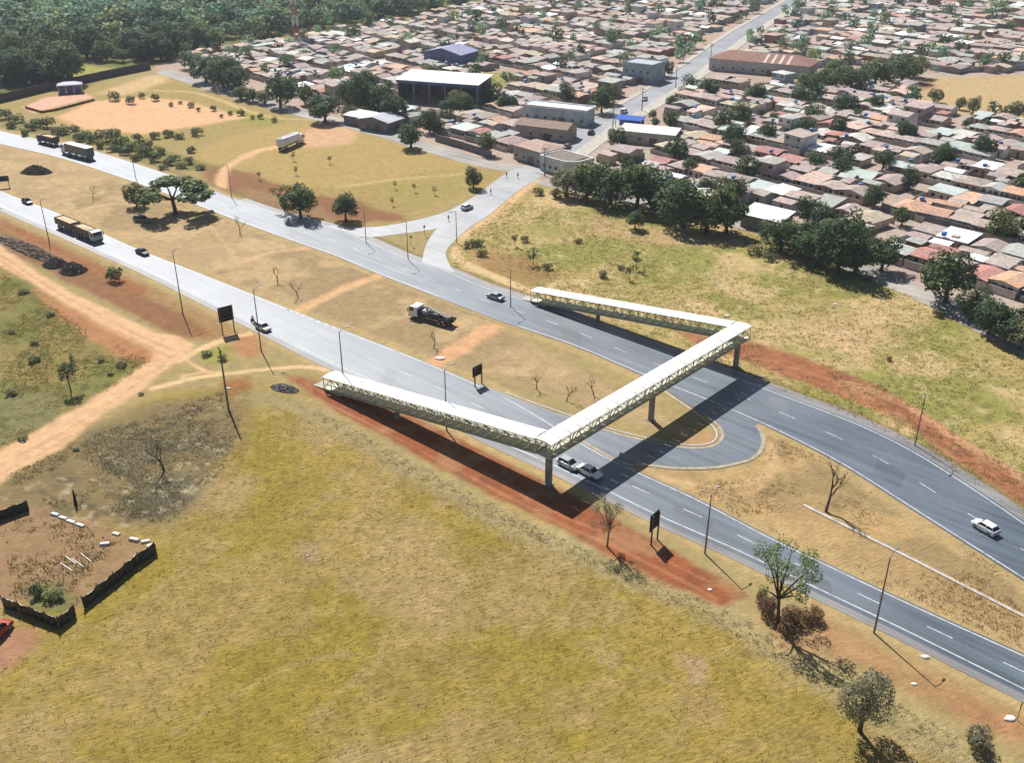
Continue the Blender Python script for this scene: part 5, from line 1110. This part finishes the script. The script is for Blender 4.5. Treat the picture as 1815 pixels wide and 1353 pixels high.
Q = lambda px_, py_: np.array(P(px_, py_))
LM = [(Q(1340,120), 60, 'near the red-roofed school'), (Q(1740,170), 75, 'near the dry sports field'), (Q(780,180), 60, 'near the white-roofed open shed'), (Q(800,110), 45, 'near the violet-blue shed'), (Q(1770,426), 32, 'by the big ball-shaped tree'), (Q(1484,486), 40, 'behind the dark tree clump'), (Q(1676,536), 35, 'behind the large spreading tree'), (Q(1115,222), 30, 'near the blue canopy')]
rh = random.Random(11)
def place(x, y):
    p = np.array((x, y)); A1 = lambda q: float(dist_line(np.array([x]), np.array([y]), q)[0])
    for c_, r_, ph_ in LM:
        if np.linalg.norm(p-c_) < r_: return ph_
    if A1(MAINW) < 30: return 'along the main street'
    if A1(FRRW) < 30: return 'in the row facing the right-hand field'
    if A1(FRLW) < 30: return 'in the row facing the dry field'
    return 'in the blocks right of the main street' if (p-OT)@np.array((math.sin(MA), -math.cos(MA))) > 0 else 'in the blocks left of the main street'
def house_spec(i, lot):
    x, y, lw, row, u = lot
    if i in force: rc = next(r for r in ROOFS if r[0] == force[i])
    else: rc = rh.choices(ROOFS, RW)[0]
    wc = rh.choices(WALLS, (30, 22, 10, 12, 16, 10))[0]
    w = lw*rh.uniform(.86, .97); d = rh.uniform(5.4, 8.6); h = rh.choice((2.2, 2.4, 2.6, 2.9)); 
    if rh.random() < .04: h = 5.6
    kind = rh.choices(('gable_x','gable_y','hip','shed'), (34, 24, 30, 12))[0] if rc[2] == 'tile' else rh.choice(('shed','gable_x','shed'))
    rise = (min(w, d) if kind == 'hip' else (d if kind in ('gable_x','shed') else w))*rh.uniform(.085, .145)
    if kind == 'shed': rise *= .8
    front = -1 if row == 0 else 1
    cy = front*(LOTD/2-d/2-rh.uniform(.2, 2.6))
    ann = None
    if rh.random() < .85:
        ad = rh.uniform(2.8, 4.8); aw = w*rh.uniform(.45, .95); ac = rh.choices(ROOFS, RW)[0] if rh.random() < .6 else rc
        ay = -front*(LOTD/2-ad/2-.3); ax = (w-aw)/2*rh.choice((-1, 1)); akind = rh.choice(('shed','gable_x','gable_x'))
        ann = (ax, ay, aw, ad, rh.uniform(2.4, 3.0), akind, ad*.14, ac)
    return dict(x=x, y=y, w=w, d=d, h=h, kind=kind, rise=rise, cy=cy, front=front, rc=rc, wc=wc, ann=ann, lw=lw, ang=CA+rh.gauss(0, .07))
def jit(c, a=.12):
    k = 1+rh.uniform(-a, a); return tuple(min(.85, q*k*(1+rh.uniform(-.03, .03))) for q in c)
for i, lot in enumerate(lots):
    s = house_spec(i, lot); tilem = M_TILE if s['rc'][2] == 'tile' else M_SHEET
    if i < NIND:
        where = place(s['x'], s['y'])
        kn = {'gable_x': 'gabled', 'gable_y': 'gabled', 'hip': 'hipped', 'shed': 'single-slope'}[s['kind']]
        extra = ' two-storey' if s['h'] > 5 else ''; tank = rh.random() < .28
        lab = f"{s['wc'][0]}{extra} house with {s['rc'][0]} {kn} roof" + (' and blue water tank' if tank else '') + ' ' + where
        if len(lab.replace('-', ' ').split()) > 16: lab = lab.replace(' and blue water tank', '').replace('in the blocks', 'in blocks')
        if len(lab.replace('-', ' ').split()) > 16: lab = lab.replace(' two-storey', ' tall').replace('single-slope', 'sloping').replace('in the row facing the', 'facing the')
        t = thing('house', lab, 'house', (s['x'], s['y'], 0), s['ang'], 'houses of the town')
        mb = MB(); mb.col = jit(s['wc'][1]); wall_geo(mb, 0, s['cy'], s['w'], s['d'], s['h'], s['kind'], s['rise']); mb.build('wall', M_WALL, t)
        mb = MB(); mb.col = jit(s['rc'][1]); roof_geo(mb, 0, s['cy'], s['w'], s['d'], s['h'], s['kind'], s['rise']); rf_ = mb.build('roof', tilem, t)
        if s['ann']:
            ax, ay, aw, ad, ah, ak, ar, ac = s['ann']; mb = MB(); mb.col = jit(s['wc'][1], .2); wall_geo(mb, ax, ay, aw, ad, ah, ak, ar); mb.build('annex_wall', M_WALL, t)
            mb = MB(); mb.col = jit(ac[1]); roof_geo(mb, ax, ay, aw, ad, ah, ak, ar, .3); mb.build('annex_roof', M_TILE if ac[2] == 'tile' else M_SHEET, t)
        if tank: link('water_tank', TANKM, t, (s['w']*rh.uniform(-.3,.3), s['cy']-s['front']*(s['d']/2+.2), s['h']+.5)); mb = MB(); mb.col = jit(s['wc'][1]); mb.box(-.8,-.8,-.1,.8,.8,s['h']+.5); o_ = mb.build('tank_tower', M_WALL, t); o_.location = t.children[-2].location.copy(); o_.location.z = 0
        # yard walls
        mb = MB(); mb.col = jit(rh.choice(((.42,.39,.36),(.5,.46,.42),(.36,.33,.31),(.46,.36,.3))), .25); hw_, hd = s['lw']/2-.02, LOTD/2-.05; hh = rh.uniform(1.2, 2.1)
        mb.box(-hw_, -hd, -.15, -hw_+.15, hd, hh); mb.box(-hw_+.15, s['front']*hd-.07, -.15, hw_, s['front']*hd+.07, hh*.98); mb.build('yard_wall', M_WALL, t)
        # windows and door on the camera-facing street / yard sides
        for fy in (-1,):
            y = s['cy']+fy*(s['d']/2+.03)
            for k, xx in enumerate((-s['w']*.3, s['w']*.3)):
                wi = link('window', WINM, t, (xx, y, 1.7)); link('frame', FRM, wi)
                if s['h'] > 5: wi = link('window', WINM, t, (xx, y, 4.5)); link('frame', FRM, wi)
            link('door', DOORM, t, (0.2, y, 1.05))
        if s['ann'] is not None and rh.random() < .5: link('door', DOORM, t, (s['ann'][0], s['ann'][1]-s['ann'][3]/2-.03, 1.05))
        wi = link('window', WINM, t, (-s['w']/2-.03, s['cy'], 1.7), R(90)); link('frame', FRM, wi)
    else:
        ca, sa = math.cos(s['ang']), math.sin(s['ang'])
        def emit(dst, fn, col, *a):
            mb = MB(); mb.col = col; fn(mb, *a); n = len(dst.v)
            dst.v += [(s['x']+v[0]*ca-v[1]*sa, s['y']+v[0]*sa+v[1]*ca, v[2]) for v in mb.v]; dst.f += [tuple(k+n for k in f) for f in mb.f]; dst.c += mb.c; dst.m += [0]*len(mb.f)
        emit(far, wall_geo, jit(s['wc'][1]), 0, s['cy'], s['w'], s['d'], s['h'], s['kind'], s['rise']); emit(far_t, roof_geo, jit(s['rc'][1]), 0, s['cy'], s['w'], s['d'], s['h'], s['kind'], s['rise'])
        if s['ann']:
            ax, ay, aw, ad, ah, ak, ar, ac = s['ann']; emit(far, wall_geo, jit(s['wc'][1], .2), ax, ay, aw, ad, ah, ak, ar); emit(far_t, roof_geo, jit(ac[1]), ax, ay, aw, ad, ah, ak, ar, .3)
t = thing('distant_houses', 'mass of small distant houses filling the far part of the town', 'houses', (0,0,0)); t['kind'] = 'stuff'
o = far.build('walls', M_WALL, t); o['kind'] = 'stuff'; o = far_t.build('roofs', M_TILE, t); o['kind'] = 'stuff'
print('LOTS', len(lots))
# ---- individual larger buildings
def building(px, py, w, d, h, ang, kind, roofc, wallc, label, cat='building', rise=None, name='building', mat=None, wins=0, loc=None, ov=.45):
    x, y = loc or P(px, py); t = thing(name, label, cat, (x, y, 0), R(ang)); rise = rise or min(w, d)*.16
    mb = MB(); mb.col = wallc; wall_geo(mb, 0, 0, w, d, h, kind if kind != 'flat' else 'x', rise); mb.build('wall', M_WALL, t)
    mb = MB(); mb.col = roofc
    if kind == 'flat':
        mb.box(-w/2-.3,-d/2-.3,h-.05,w/2+.3,d/2+.3,h+.15)
        for q in ((-w/2-.32,-d/2-.32,w/2+.32,-d/2-.12),(-w/2-.32,d/2+.12,w/2+.32,d/2+.32),(-w/2-.32,-d/2-.12,-w/2-.12,d/2+.12),(w/2+.12,-d/2-.12,w/2+.32,d/2+.12)): mb.box(q[0],q[1],h+.15,q[2],q[3],h+.65)
    else: roof_geo(mb, 0, 0, w, d, h, kind, rise, ov)
    mb.build('roof', mat or M_TILE, t)
    for lv in range(max(1, int(h//2.9))):
        for k in range(wins):
            wi = link('window', WINM, t, (-w/2+w*(k+.5)/wins, -d/2-.03, 1.7+lv*2.9)); link('frame', FRM, wi)
    link('door', GATEM, t, (w*.12, -d/2-.06, 1.15)); return t
building(955,284,13,10,4.6,-48,'hip',alb(206,176,160),(.36,.34,.31),'grey corner shop with pale pink hipped roof at the street junction',wins=4,rise=1.2)
building(990,214,25,8,5.2,-26,'flat',alb(244,244,244,1.2),(.42,.50,.54),'long white flat-roofed building beside the main street',wins=7,mat=M_SHEET)
building(968,242,19,9,4.2,-26,'gable_x',alb(176,150,132),(.40,.33,.28),'long building with streaked brown roof below the white building',wins=5)
building(1150,252,19,7,4.0,-22,'shed',alb(246,240,230,1.2),(.45,.42,.38),'low building with long white sheet roof right of the main street',mat=M_SHEET,wins=4)
building(1140,142,14,12,7.5,-35,'flat',alb(196,206,212),(.33,.42,.46),'tall pale blue building on the main street',wins=4,mat=M_SHEET)
building(800,116,20,15,6.5,-30,'gable_y',(.24,.25,.40),(.14,.16,.30),'large violet-blue shed in the left part of the town',mat=M_SHEET,wins=4)
building(676,228,13,9,3.6,-30,'gable_y',alb(206,208,220),(.16,.15,.17),'house with pale bluish gabled roof by the dusty street',mat=M_SHEET,wins=3)
building(640,220,10,7,3.4,-35,'shed',alb(222,214,208),(.2,.19,.2),'low pale-roofed lean-to beside the bluish gabled house',mat=M_SHEET,wins=2)
building(1357,404,11,7,3.6,-42,'shed',alb(246,246,244,1.2),(.20,.19,.18),'house with bright white canopy roof behind the dusty street',mat=M_SHEET,wins=0,rise=1.6)
a = np.array(P(1255,124)); b_ = np.array(P(1432,140)); an = math.degrees(math.atan2(*(b_-a)[::-1])); c_ = (a+b_)/2; nrm = np.array((-math.sin(R(an)), math.cos(R(an)))); c_ = c_+nrm*9
tsch = building(0,0,np.linalg.norm(b_-a),17,5.2,an,'hip',alb(176,134,120),(.48,.45,.42),'large red-tiled school with pale stripes across its roof',loc=tuple(c_),wins=10,rise=3.0,name='school')
for k in range(4): mb = MB(); mb.col = alb(236,214,190); x_ = 2+k*3.4; slab(mb, [(x_,-8.9,5.24),(x_+1.2,-8.9,5.24),(x_+1.2,-1.2,7.83),(x_,-1.2,7.83)], .08); mb.build('roof_strip', M_SHEET, tsch)
# open shed
A_ = np.array(P(704,140,8.5)); B_ = np.array(P(846,150,8.5)); L_ = np.linalg.norm(B_-A_); an = math.atan2(*(B_-A_)[::-1])
t = thing('open_shed', 'large open-fronted shed with white roof and dark interior', 'shed', (A_[0], A_[1], 0), an); D_ = 15
mb = MB(); mb.col = alb(246,244,238,1.2); slab(mb, [(-.8,-.8,8.3),(L_+.8,-.8,8.3),(L_+.8,D_+.8,9.4),(-.8,D_+.8,9.4)], .25); mb.build('roof', M_SHEET, t)
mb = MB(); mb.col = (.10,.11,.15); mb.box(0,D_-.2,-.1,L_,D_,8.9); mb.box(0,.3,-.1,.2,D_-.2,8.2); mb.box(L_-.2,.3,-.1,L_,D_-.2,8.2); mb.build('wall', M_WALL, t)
for k in range(6): x_ = .2+(L_-.4)*k/5; mb = MB(); mb.col = (.3,.3,.33); mb.box(x_-.2,-.2,-.1,x_+.2,.2,8.4); mb.build('column', M_WALL, t)
mb = MB(); mb.col = (.05,.09,.28); mb.box(-.3,-.5,7.2,L_+.3,-.3,8.25); mb.build('fascia', M_SHEET, t)
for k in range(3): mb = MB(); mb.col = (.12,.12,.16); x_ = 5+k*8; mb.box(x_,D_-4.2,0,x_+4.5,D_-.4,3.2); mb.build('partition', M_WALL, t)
# rounded corner building, blue canopy
x, y = P(1000,304); t = thing('corner_building', 'white building with curved parapet at the street corner', 'building', (x, y, 0), R(-48))
prof = [(-6,-4.5),(3,-4.5)]+[(3+4.5*math.sin(q), -4.5*math.cos(q)) for q in np.linspace(.2, math.pi/2, 7)]+[(7.5,5),(-6,5)]
mb = MB(); mb.col = (.6,.6,.57); mb.loft([[(p[0],p[1],-.1) for p in prof],[(p[0],p[1],4.3) for p in prof]]); mb.build('wall', M_WALL, t)
mb = MB(); mb.col = (.66,.65,.6); mb.loft([[(p[0]*1.02,p[1]*1.03,3.9) for p in prof],[(p[0]*1.02,p[1]*1.03,4.9) for p in prof],[(p[0]*.95,p[1]*.93,4.9) for p in prof],[(p[0]*.95,p[1]*.93,4.35) for p in prof]]); mb.build('parapet', M_WALL, t)
mb = MB(); mb.col = alb(150,138,126); slab(mb, [(-5.6,-3.6,4.5),(5.5,-3.6,4.5),(5.5,4.4,4.75),(-5.6,4.4,4.75)], .08); mb.build('roof', M_TILE, t)
for x_ in (-4,-1.5,1,): wi = link('window', WINM, t, (x_,-4.54,2.0)); link('frame', FRM, wi)
x, y = P(1116,226); t = thing('canopy', 'bright blue canopy beside the main street', 'canopy', (x, y, 0), R(-24))
mb = MB(); slab(mb, [(-5,-2.6,3.1),(5,-2.6,3.1),(5,2.6,3.7),(-5,2.6,3.7)], .15); mb.build('roof', PAINTS['blue'], t)
mb = MB(); mb.box(-4.6,1.9,-.1,4.6,2.1,3.3); mb.build('back_panel', PAINTS['blue'], t)
for x_ in (-4.6,4.6):
    mb = MB(); mb.box(x_-.1,-2.3,-.1,x_+.1,-2.1,3.0); mb.build('post', M_RIM, t)
for px_, py_, w_, d_ in ((402,26,16,10),(275,80,14,9),(436,34,10,8),(150,25,16,10),(320,78,10,8),(240,14,14,9)):
    building(px_, py_, w_, d_, 3.6, rh.uniform(-60,20), rh.choice(('hip','gable_x')), alb(*rh.choice(((244,240,234),(230,200,180),(214,214,214))),1.3), (.55,.52,.48), 'pale-roofed farmhouse half hidden in the woodland', 'house', wins=2, name='farmhouse')['group'] = 'farmhouses in the woodland'
M_WALLG = colmat('grey_street_wall', 0.9, (0.7, 1.2), 0.6, (0.17, 0.155, 0.165), 0.15); M_WALLP = colmat('pale_street_wall', 0.9, (0.7, 1.2), 0.6, (0.34, 0.32, 0.30), 0.15)
long_wall([(772,250),(820,264),(872,281)], 2.4, .2, M_WALLG, 'grey yard wall along the dusty street before the corner shop')
long_wall([(1562,374),(1640,396),(1720,418)], 2.3, .2, M_WALLG, 'dark violet-grey wall along the street below the orange roof')
long_wall([(1700,128),(1815,124),(1900,122)], 2.4, .2, M_WALLP, 'pale wall along the far side of the sports field')
# ---- yard trees
rt = np.random.default_rng(21); n_ind = 0; farpts = []
tx = rt.uniform(-330, 420, 9000); ty = rt.uniform(190, 860, 9000)
ins = ((sd_poly(tx, ty, TL) < -6) | (sd_poly(tx, ty, TR) < -6)) & (dist_line(tx, ty, MAINW) > 9)
for x, y, r in CL: ins &= np.hypot(tx-x, ty-y) > r+2
ins &= sd_poly(tx, ty, SPORT) > 3
pu, pv = proj(tx, ty); ins &= (pu > -40) & (pu < 1860) & (pv > -30)
tx, ty = tx[ins], ty[ins]; o_ = np.argsort(np.hypot(tx, ty)); tx, ty = tx[o_], ty[o_]
# keep trees out of houses
lc_ = lots[:, :2]; take = 0
for x, y in zip(tx, ty):
    if rt.random() < .45: continue
    rel = lc_-np.array((x, y)); k = np.argmin((rel**2).sum(1)); d = -rel[k]; u = d@ch; v = d@ph
    if abs(v) < 7.5 and abs(v) > 3.0 and abs(u) < 5: continue
    if rt.random() < .45: continue
    take += 1; wm = float(rt.choice((rt.uniform(2.6, 4.2), rt.uniform(4.5, 7.5), rt.uniform(6.0, 9.0)))); hm = wm*float(rt.uniform(.85, 1.15))
    if n_ind < 80:
        tree(0,0,0,0,'round',('dark','green','dark')[take % 3],('small' if wm < 4.6 else 'medium' if wm < 6.1 else 'large')+(' dark' if take % 3 != 1 else ' bright green')+' yard tree '+place(x, y),'tree','yard trees among the houses',world=(x, y),wm=wm,hm=hm); n_ind += 1
    else: farpts.append((x, y, wm, hm))
    if take > 420: break
# ---- woodland
WP = np.array(PL(WOOD)); wx = rt.uniform(-460, 60, 16000); wy = rt.uniform(380, 900, 16000)
ins = (sd_poly(wx, wy, WP) < -3) & (sd_poly(wx, wy, np.array(PL([(40,95),(95,93),(140,112),(200,120),(190,135),(100,135)]))) > 0) & (sd_poly(wx, wy, np.array(PL([(135,104),(240,112),(225,134),(130,152)]))) > 0) & (sd_poly(wx, wy, np.array(PL([(40,92),(100,92),(110,120),(45,118)]))) > 0)
pu, pv = proj(wx, wy); ins &= (pu > -120) & (pv > -45); wx, wy = wx[ins], wy[ins]
cell = {}; pts = []
for x, y in zip(wx, wy):
    k = (int(x//8.4), int(y//8.4))
    if k in cell: continue
    cell[k] = 1; pts.append((x, y))
pts.sort(key=lambda p: math.hypot(*p)); nw = 0
for x, y in pts:
    if vnoise(np.array([x]), np.array([y]), 26.0, 5)[0] < .16: continue
    wm = float(rt.uniform(5.5, 10.0) if rt.random() < .45 else rt.uniform(10.0, 18.0)); hm = wm*float(rt.uniform(.7, 1.0))
    if nw < 60 and proj(x, y)[0] > -20: tree(0,0,0,0,'round',('dark','green')[nw % 2],('small' if wm < 9 else 'medium' if wm < 11.5 else 'large')+(' dark' if nw % 2 == 0 else ' light green')+' tree on the near edge of the woodland'+(' behind the long dark wall' if proj(x, y)[0] < 300 else ' beside the town houses'),'tree','trees along the woodland edge',world=(x, y),wm=wm,hm=hm); nw += 1
    else: farpts.append((x, y, wm, hm))
low = [crown_points('round', 260, 300+k) for k in range(5)]; QQ = []; CC = []
for i, (x, y, wm, hm) in enumerate(farpts):
    q, n_, _, _, rg = low[i % 5]; a_ = rt.uniform(0, 6.28); ca, sa = math.cos(a_), math.sin(a_)
    L4 = leaf_quads(q, n_, 0.07, rt).reshape(-1, 3); v = np.c_[x+(L4[:,0]*ca-L4[:,1]*sa)*wm, y+(L4[:,0]*sa+L4[:,1]*ca)*wm, L4[:,2]*hm]; QQ.append(v)
    b0 = rt.choice((rt.uniform(.4, .9), rt.uniform(.8, 1.4), rt.uniform(1.3, 2.1))); k = len(q); hu = rt.uniform(-.2, .26); vv = b0*rt.uniform(.75, 1.25, k); CC.append(np.c_[vv*(1+hu), vv, vv*(1-hu), np.ones(k)])
V = np.vstack(QQ).astype(np.float32); CCc = np.vstack(CC).astype(np.float32); k = len(CCc)
me = bpy.data.meshes.new('far_trees'); me.vertices.add(k*4); me.vertices.foreach_set('co', V.ravel()); me.loops.add(k*4); me.loops.foreach_set('vertex_index', np.arange(k*4, dtype=np.int32))
me.polygons.add(k); me.polygons.foreach_set('loop_start', np.arange(0, k*4, 4, dtype=np.int32)); at = me.attributes.new('Col', 'FLOAT_COLOR', 'FACE'); at.data.foreach_set('color', CCc.ravel()); me.materials.append(LEAF['wood']); me.update(); me.validate()
tag(link('far_woodland', me), 'far-off woodland and yard trees reading as one green mass', 'woodland', None, 'stuff'); print('FAR TREES', len(farpts), 'quads', k)
# ------------------------------------------------------------------ grass tufts
M_TUFT = colmat('dry_grass_blades', 0.9, (0.8, 1.25), 0.8, None, 0.1)
_nt = M_TUFT.node_tree; _b = _nt.nodes['Principled BSDF']; _tr = N(_nt, 'ShaderNodeBsdfTranslucent'); _ms = N(_nt, 'ShaderNodeMixShader'); _ms.inputs[0].default_value = 0.55
_nt.links.new(_b.inputs['Base Color'].links[0].from_socket, _tr.inputs['Color']); _nt.links.new(_b.outputs[0], _ms.inputs[1]); _nt.links.new(_tr.outputs[0], _ms.inputs[2]); _nt.links.new(_ms.outputs[0], _nt.nodes['Material Output'].inputs['Surface'])
def tufts(name, poly, n, cols, hgt, wid, rad, nb, label, patch=None, seed=1):
    rg = np.random.default_rng(seed); q = np.array(PL(poly)); lo, hi = q.min(0), q.max(0)
    x = rg.uniform(lo[0], hi[0], n*4); y = rg.uniform(lo[1], hi[1], n*4); u, v = proj(x, y)
    ok = (sd_poly(x, y, q) < -.3) & (u > -60) & (u < 1880) & (v < 1420)
    if patch: ok &= rg.random(len(x)) < sstep(fbm(x, y, patch[0], patch[1], 4), patch[2], patch[3])
    x, y = x[ok][:n], y[ok][:n]; k = len(x); z = height(x, y)
    X = np.repeat(x, nb)+rg.normal(size=k*nb)*rad; Y = np.repeat(y, nb)+rg.normal(size=k*nb)*rad; Z = np.repeat(z, nb)-.03
    a = rg.uniform(0, 6.28, k*nb); ln = rg.uniform(.2, .9, k*nb); h = hgt*rg.uniform(.5, 1.3, k*nb); w = wid*rg.uniform(.6, 1.4, k*nb)
    ox, oy = np.cos(a)*w, np.sin(a)*w; b_ = rg.uniform(0, 6.28, k*nb)
    V = np.stack([np.c_[X-ox, Y-oy, Z], np.c_[X+ox, Y+oy, Z], np.c_[X+np.cos(b_)*h*ln, Y+np.sin(b_)*h*ln, Z+h]], 1).reshape(-1, 3)
    m_ = k*nb; me = bpy.data.meshes.new(name); me.vertices.add(m_*3); me.vertices.foreach_set('co', V.astype(np.float32).ravel()); me.loops.add(m_*3); me.loops.foreach_set('vertex_index', np.arange(m_*3, dtype=np.int32))
    me.polygons.add(m_); me.polygons.foreach_set('loop_start', np.arange(0, m_*3, 3, dtype=np.int32)); at = me.attributes.new('Col', 'FLOAT_COLOR', 'FACE')
    c_ = np.array(cols)[rg.integers(0, len(cols), k)]; c_ = np.repeat(c_, nb, 0)*rg.uniform(.75, 1.3, (m_, 1)); at.data.foreach_set('color', np.c_[c_, np.ones(m_)].astype(np.float32).ravel()); me.materials.append(M_TUFT); me.update(); me.validate()
    return tag(link(name, me), label, 'grass', None, 'stuff')
FLDT = [(-60,1420),(-60,1180),(60,1160),(280,1000),(300,930),(380,860),(430,760),(470,720),(560,745),(700,825),(850,900),(1000,965),(1150,1030),(1300,1105),(1450,1190),(1650,1300),(1880,1430)]
tufts('dry_grass', FLDT, 9000, [alb(188,164,100), alb(174,148,74), alb(164,140,64), alb(198,172,118), alb(154,130,70)], .17, .06, .16, 5, 'straw-coloured grass tufts of the foreground field', seed=5)
tufts('pale_grass', [(520,705),(640,765),(800,855),(950,930),(1060,985),(1200,1040),(1330,1100),(1480,1185),(1700,1300),(1830,1365),(1830,1420),(1600,1300),(1400,1195),(1250,1100),(1100,1030),(900,935),(700,830),(560,745)], 3200, [alb(216,200,160), alb(208,188,142), alb(190,176,130)], .32, .06, .2, 8, 'tall pale grass along the edge of the red earth strip', seed=6)
tufts('scrub_grass', [(0,480),(150,580),(270,640),(200,690),(0,800)], 4500, [alb(160,146,82), alb(140,136,70), alb(170,150,88)], .24, .08, .25, 5, 'olive scrub grass left of the dirt track', (8, 61, .35, .6), seed=7)
tufts('scrub_grass', [(0,850),(150,775),(400,690),(440,720),(400,830),(300,930),(90,900)], 3200, [alb(142,134,84), alb(160,144,94), alb(130,122,96), alb(176,156,108)], .24, .08, .25, 5, 'mixed scrub grass on the burnt ground', (6, 51, .3, .6), seed=8)
tufts('meadow_grass', RF, 11000, [alb(170,158,84), alb(186,166,104), alb(142,138,66)], .3, .07, .25, 5, 'dry grass of the right-hand field', (15, 81, .3, .6), seed=9)
tufts('median_grass', [(1380,775),(1480,822),(1600,895),(1815,1036),(1815,1155),(1521,1022),(1350,940),(1180,850),(1330,850)], 3000, [alb(196,168,116), alb(206,178,124), alb(176,150,100)], .25, .06, .2, 5, 'dry grass of the right-hand median', (9, 15, .45, .6), seed=10)
tufts('weeds', [(0,925),(90,915),(265,970),(140,1075),(20,1065)], 500, [alb(150,132,84), alb(120,122,66), alb(190,166,124)], .3, .08, .3, 6, 'weeds on the bare fenced plot', (5, 19, .4, .6), seed=12)
# ------------------------------------------------------------------ air
m = bpy.data.materials.new('thin_haze'); m.use_nodes = True; nt = m.node_tree; nt.nodes.remove(nt.nodes['Principled BSDF']); pvv = N(nt, 'ShaderNodeVolumePrincipled')
pvv.inputs['Color'].default_value = (0.80, 0.87, 1.0, 1); pvv.inputs['Density'].default_value = 0.00011; pvv.inputs['Anisotropy'].default_value = 0.2; nt.links.new(pvv.outputs[0], nt.nodes['Material Output'].inputs['Volume'])
mb = MB(); mb.box(-2750,-2750,-2.0,2750,2750,95.0); tag(mb.build('haze', m), 'thin pale haze over the whole place', 'haze', None, 'stuff')
for o in bpy.data.objects:
    if o.name.startswith('haze'): o.display_type = 'WIRE'
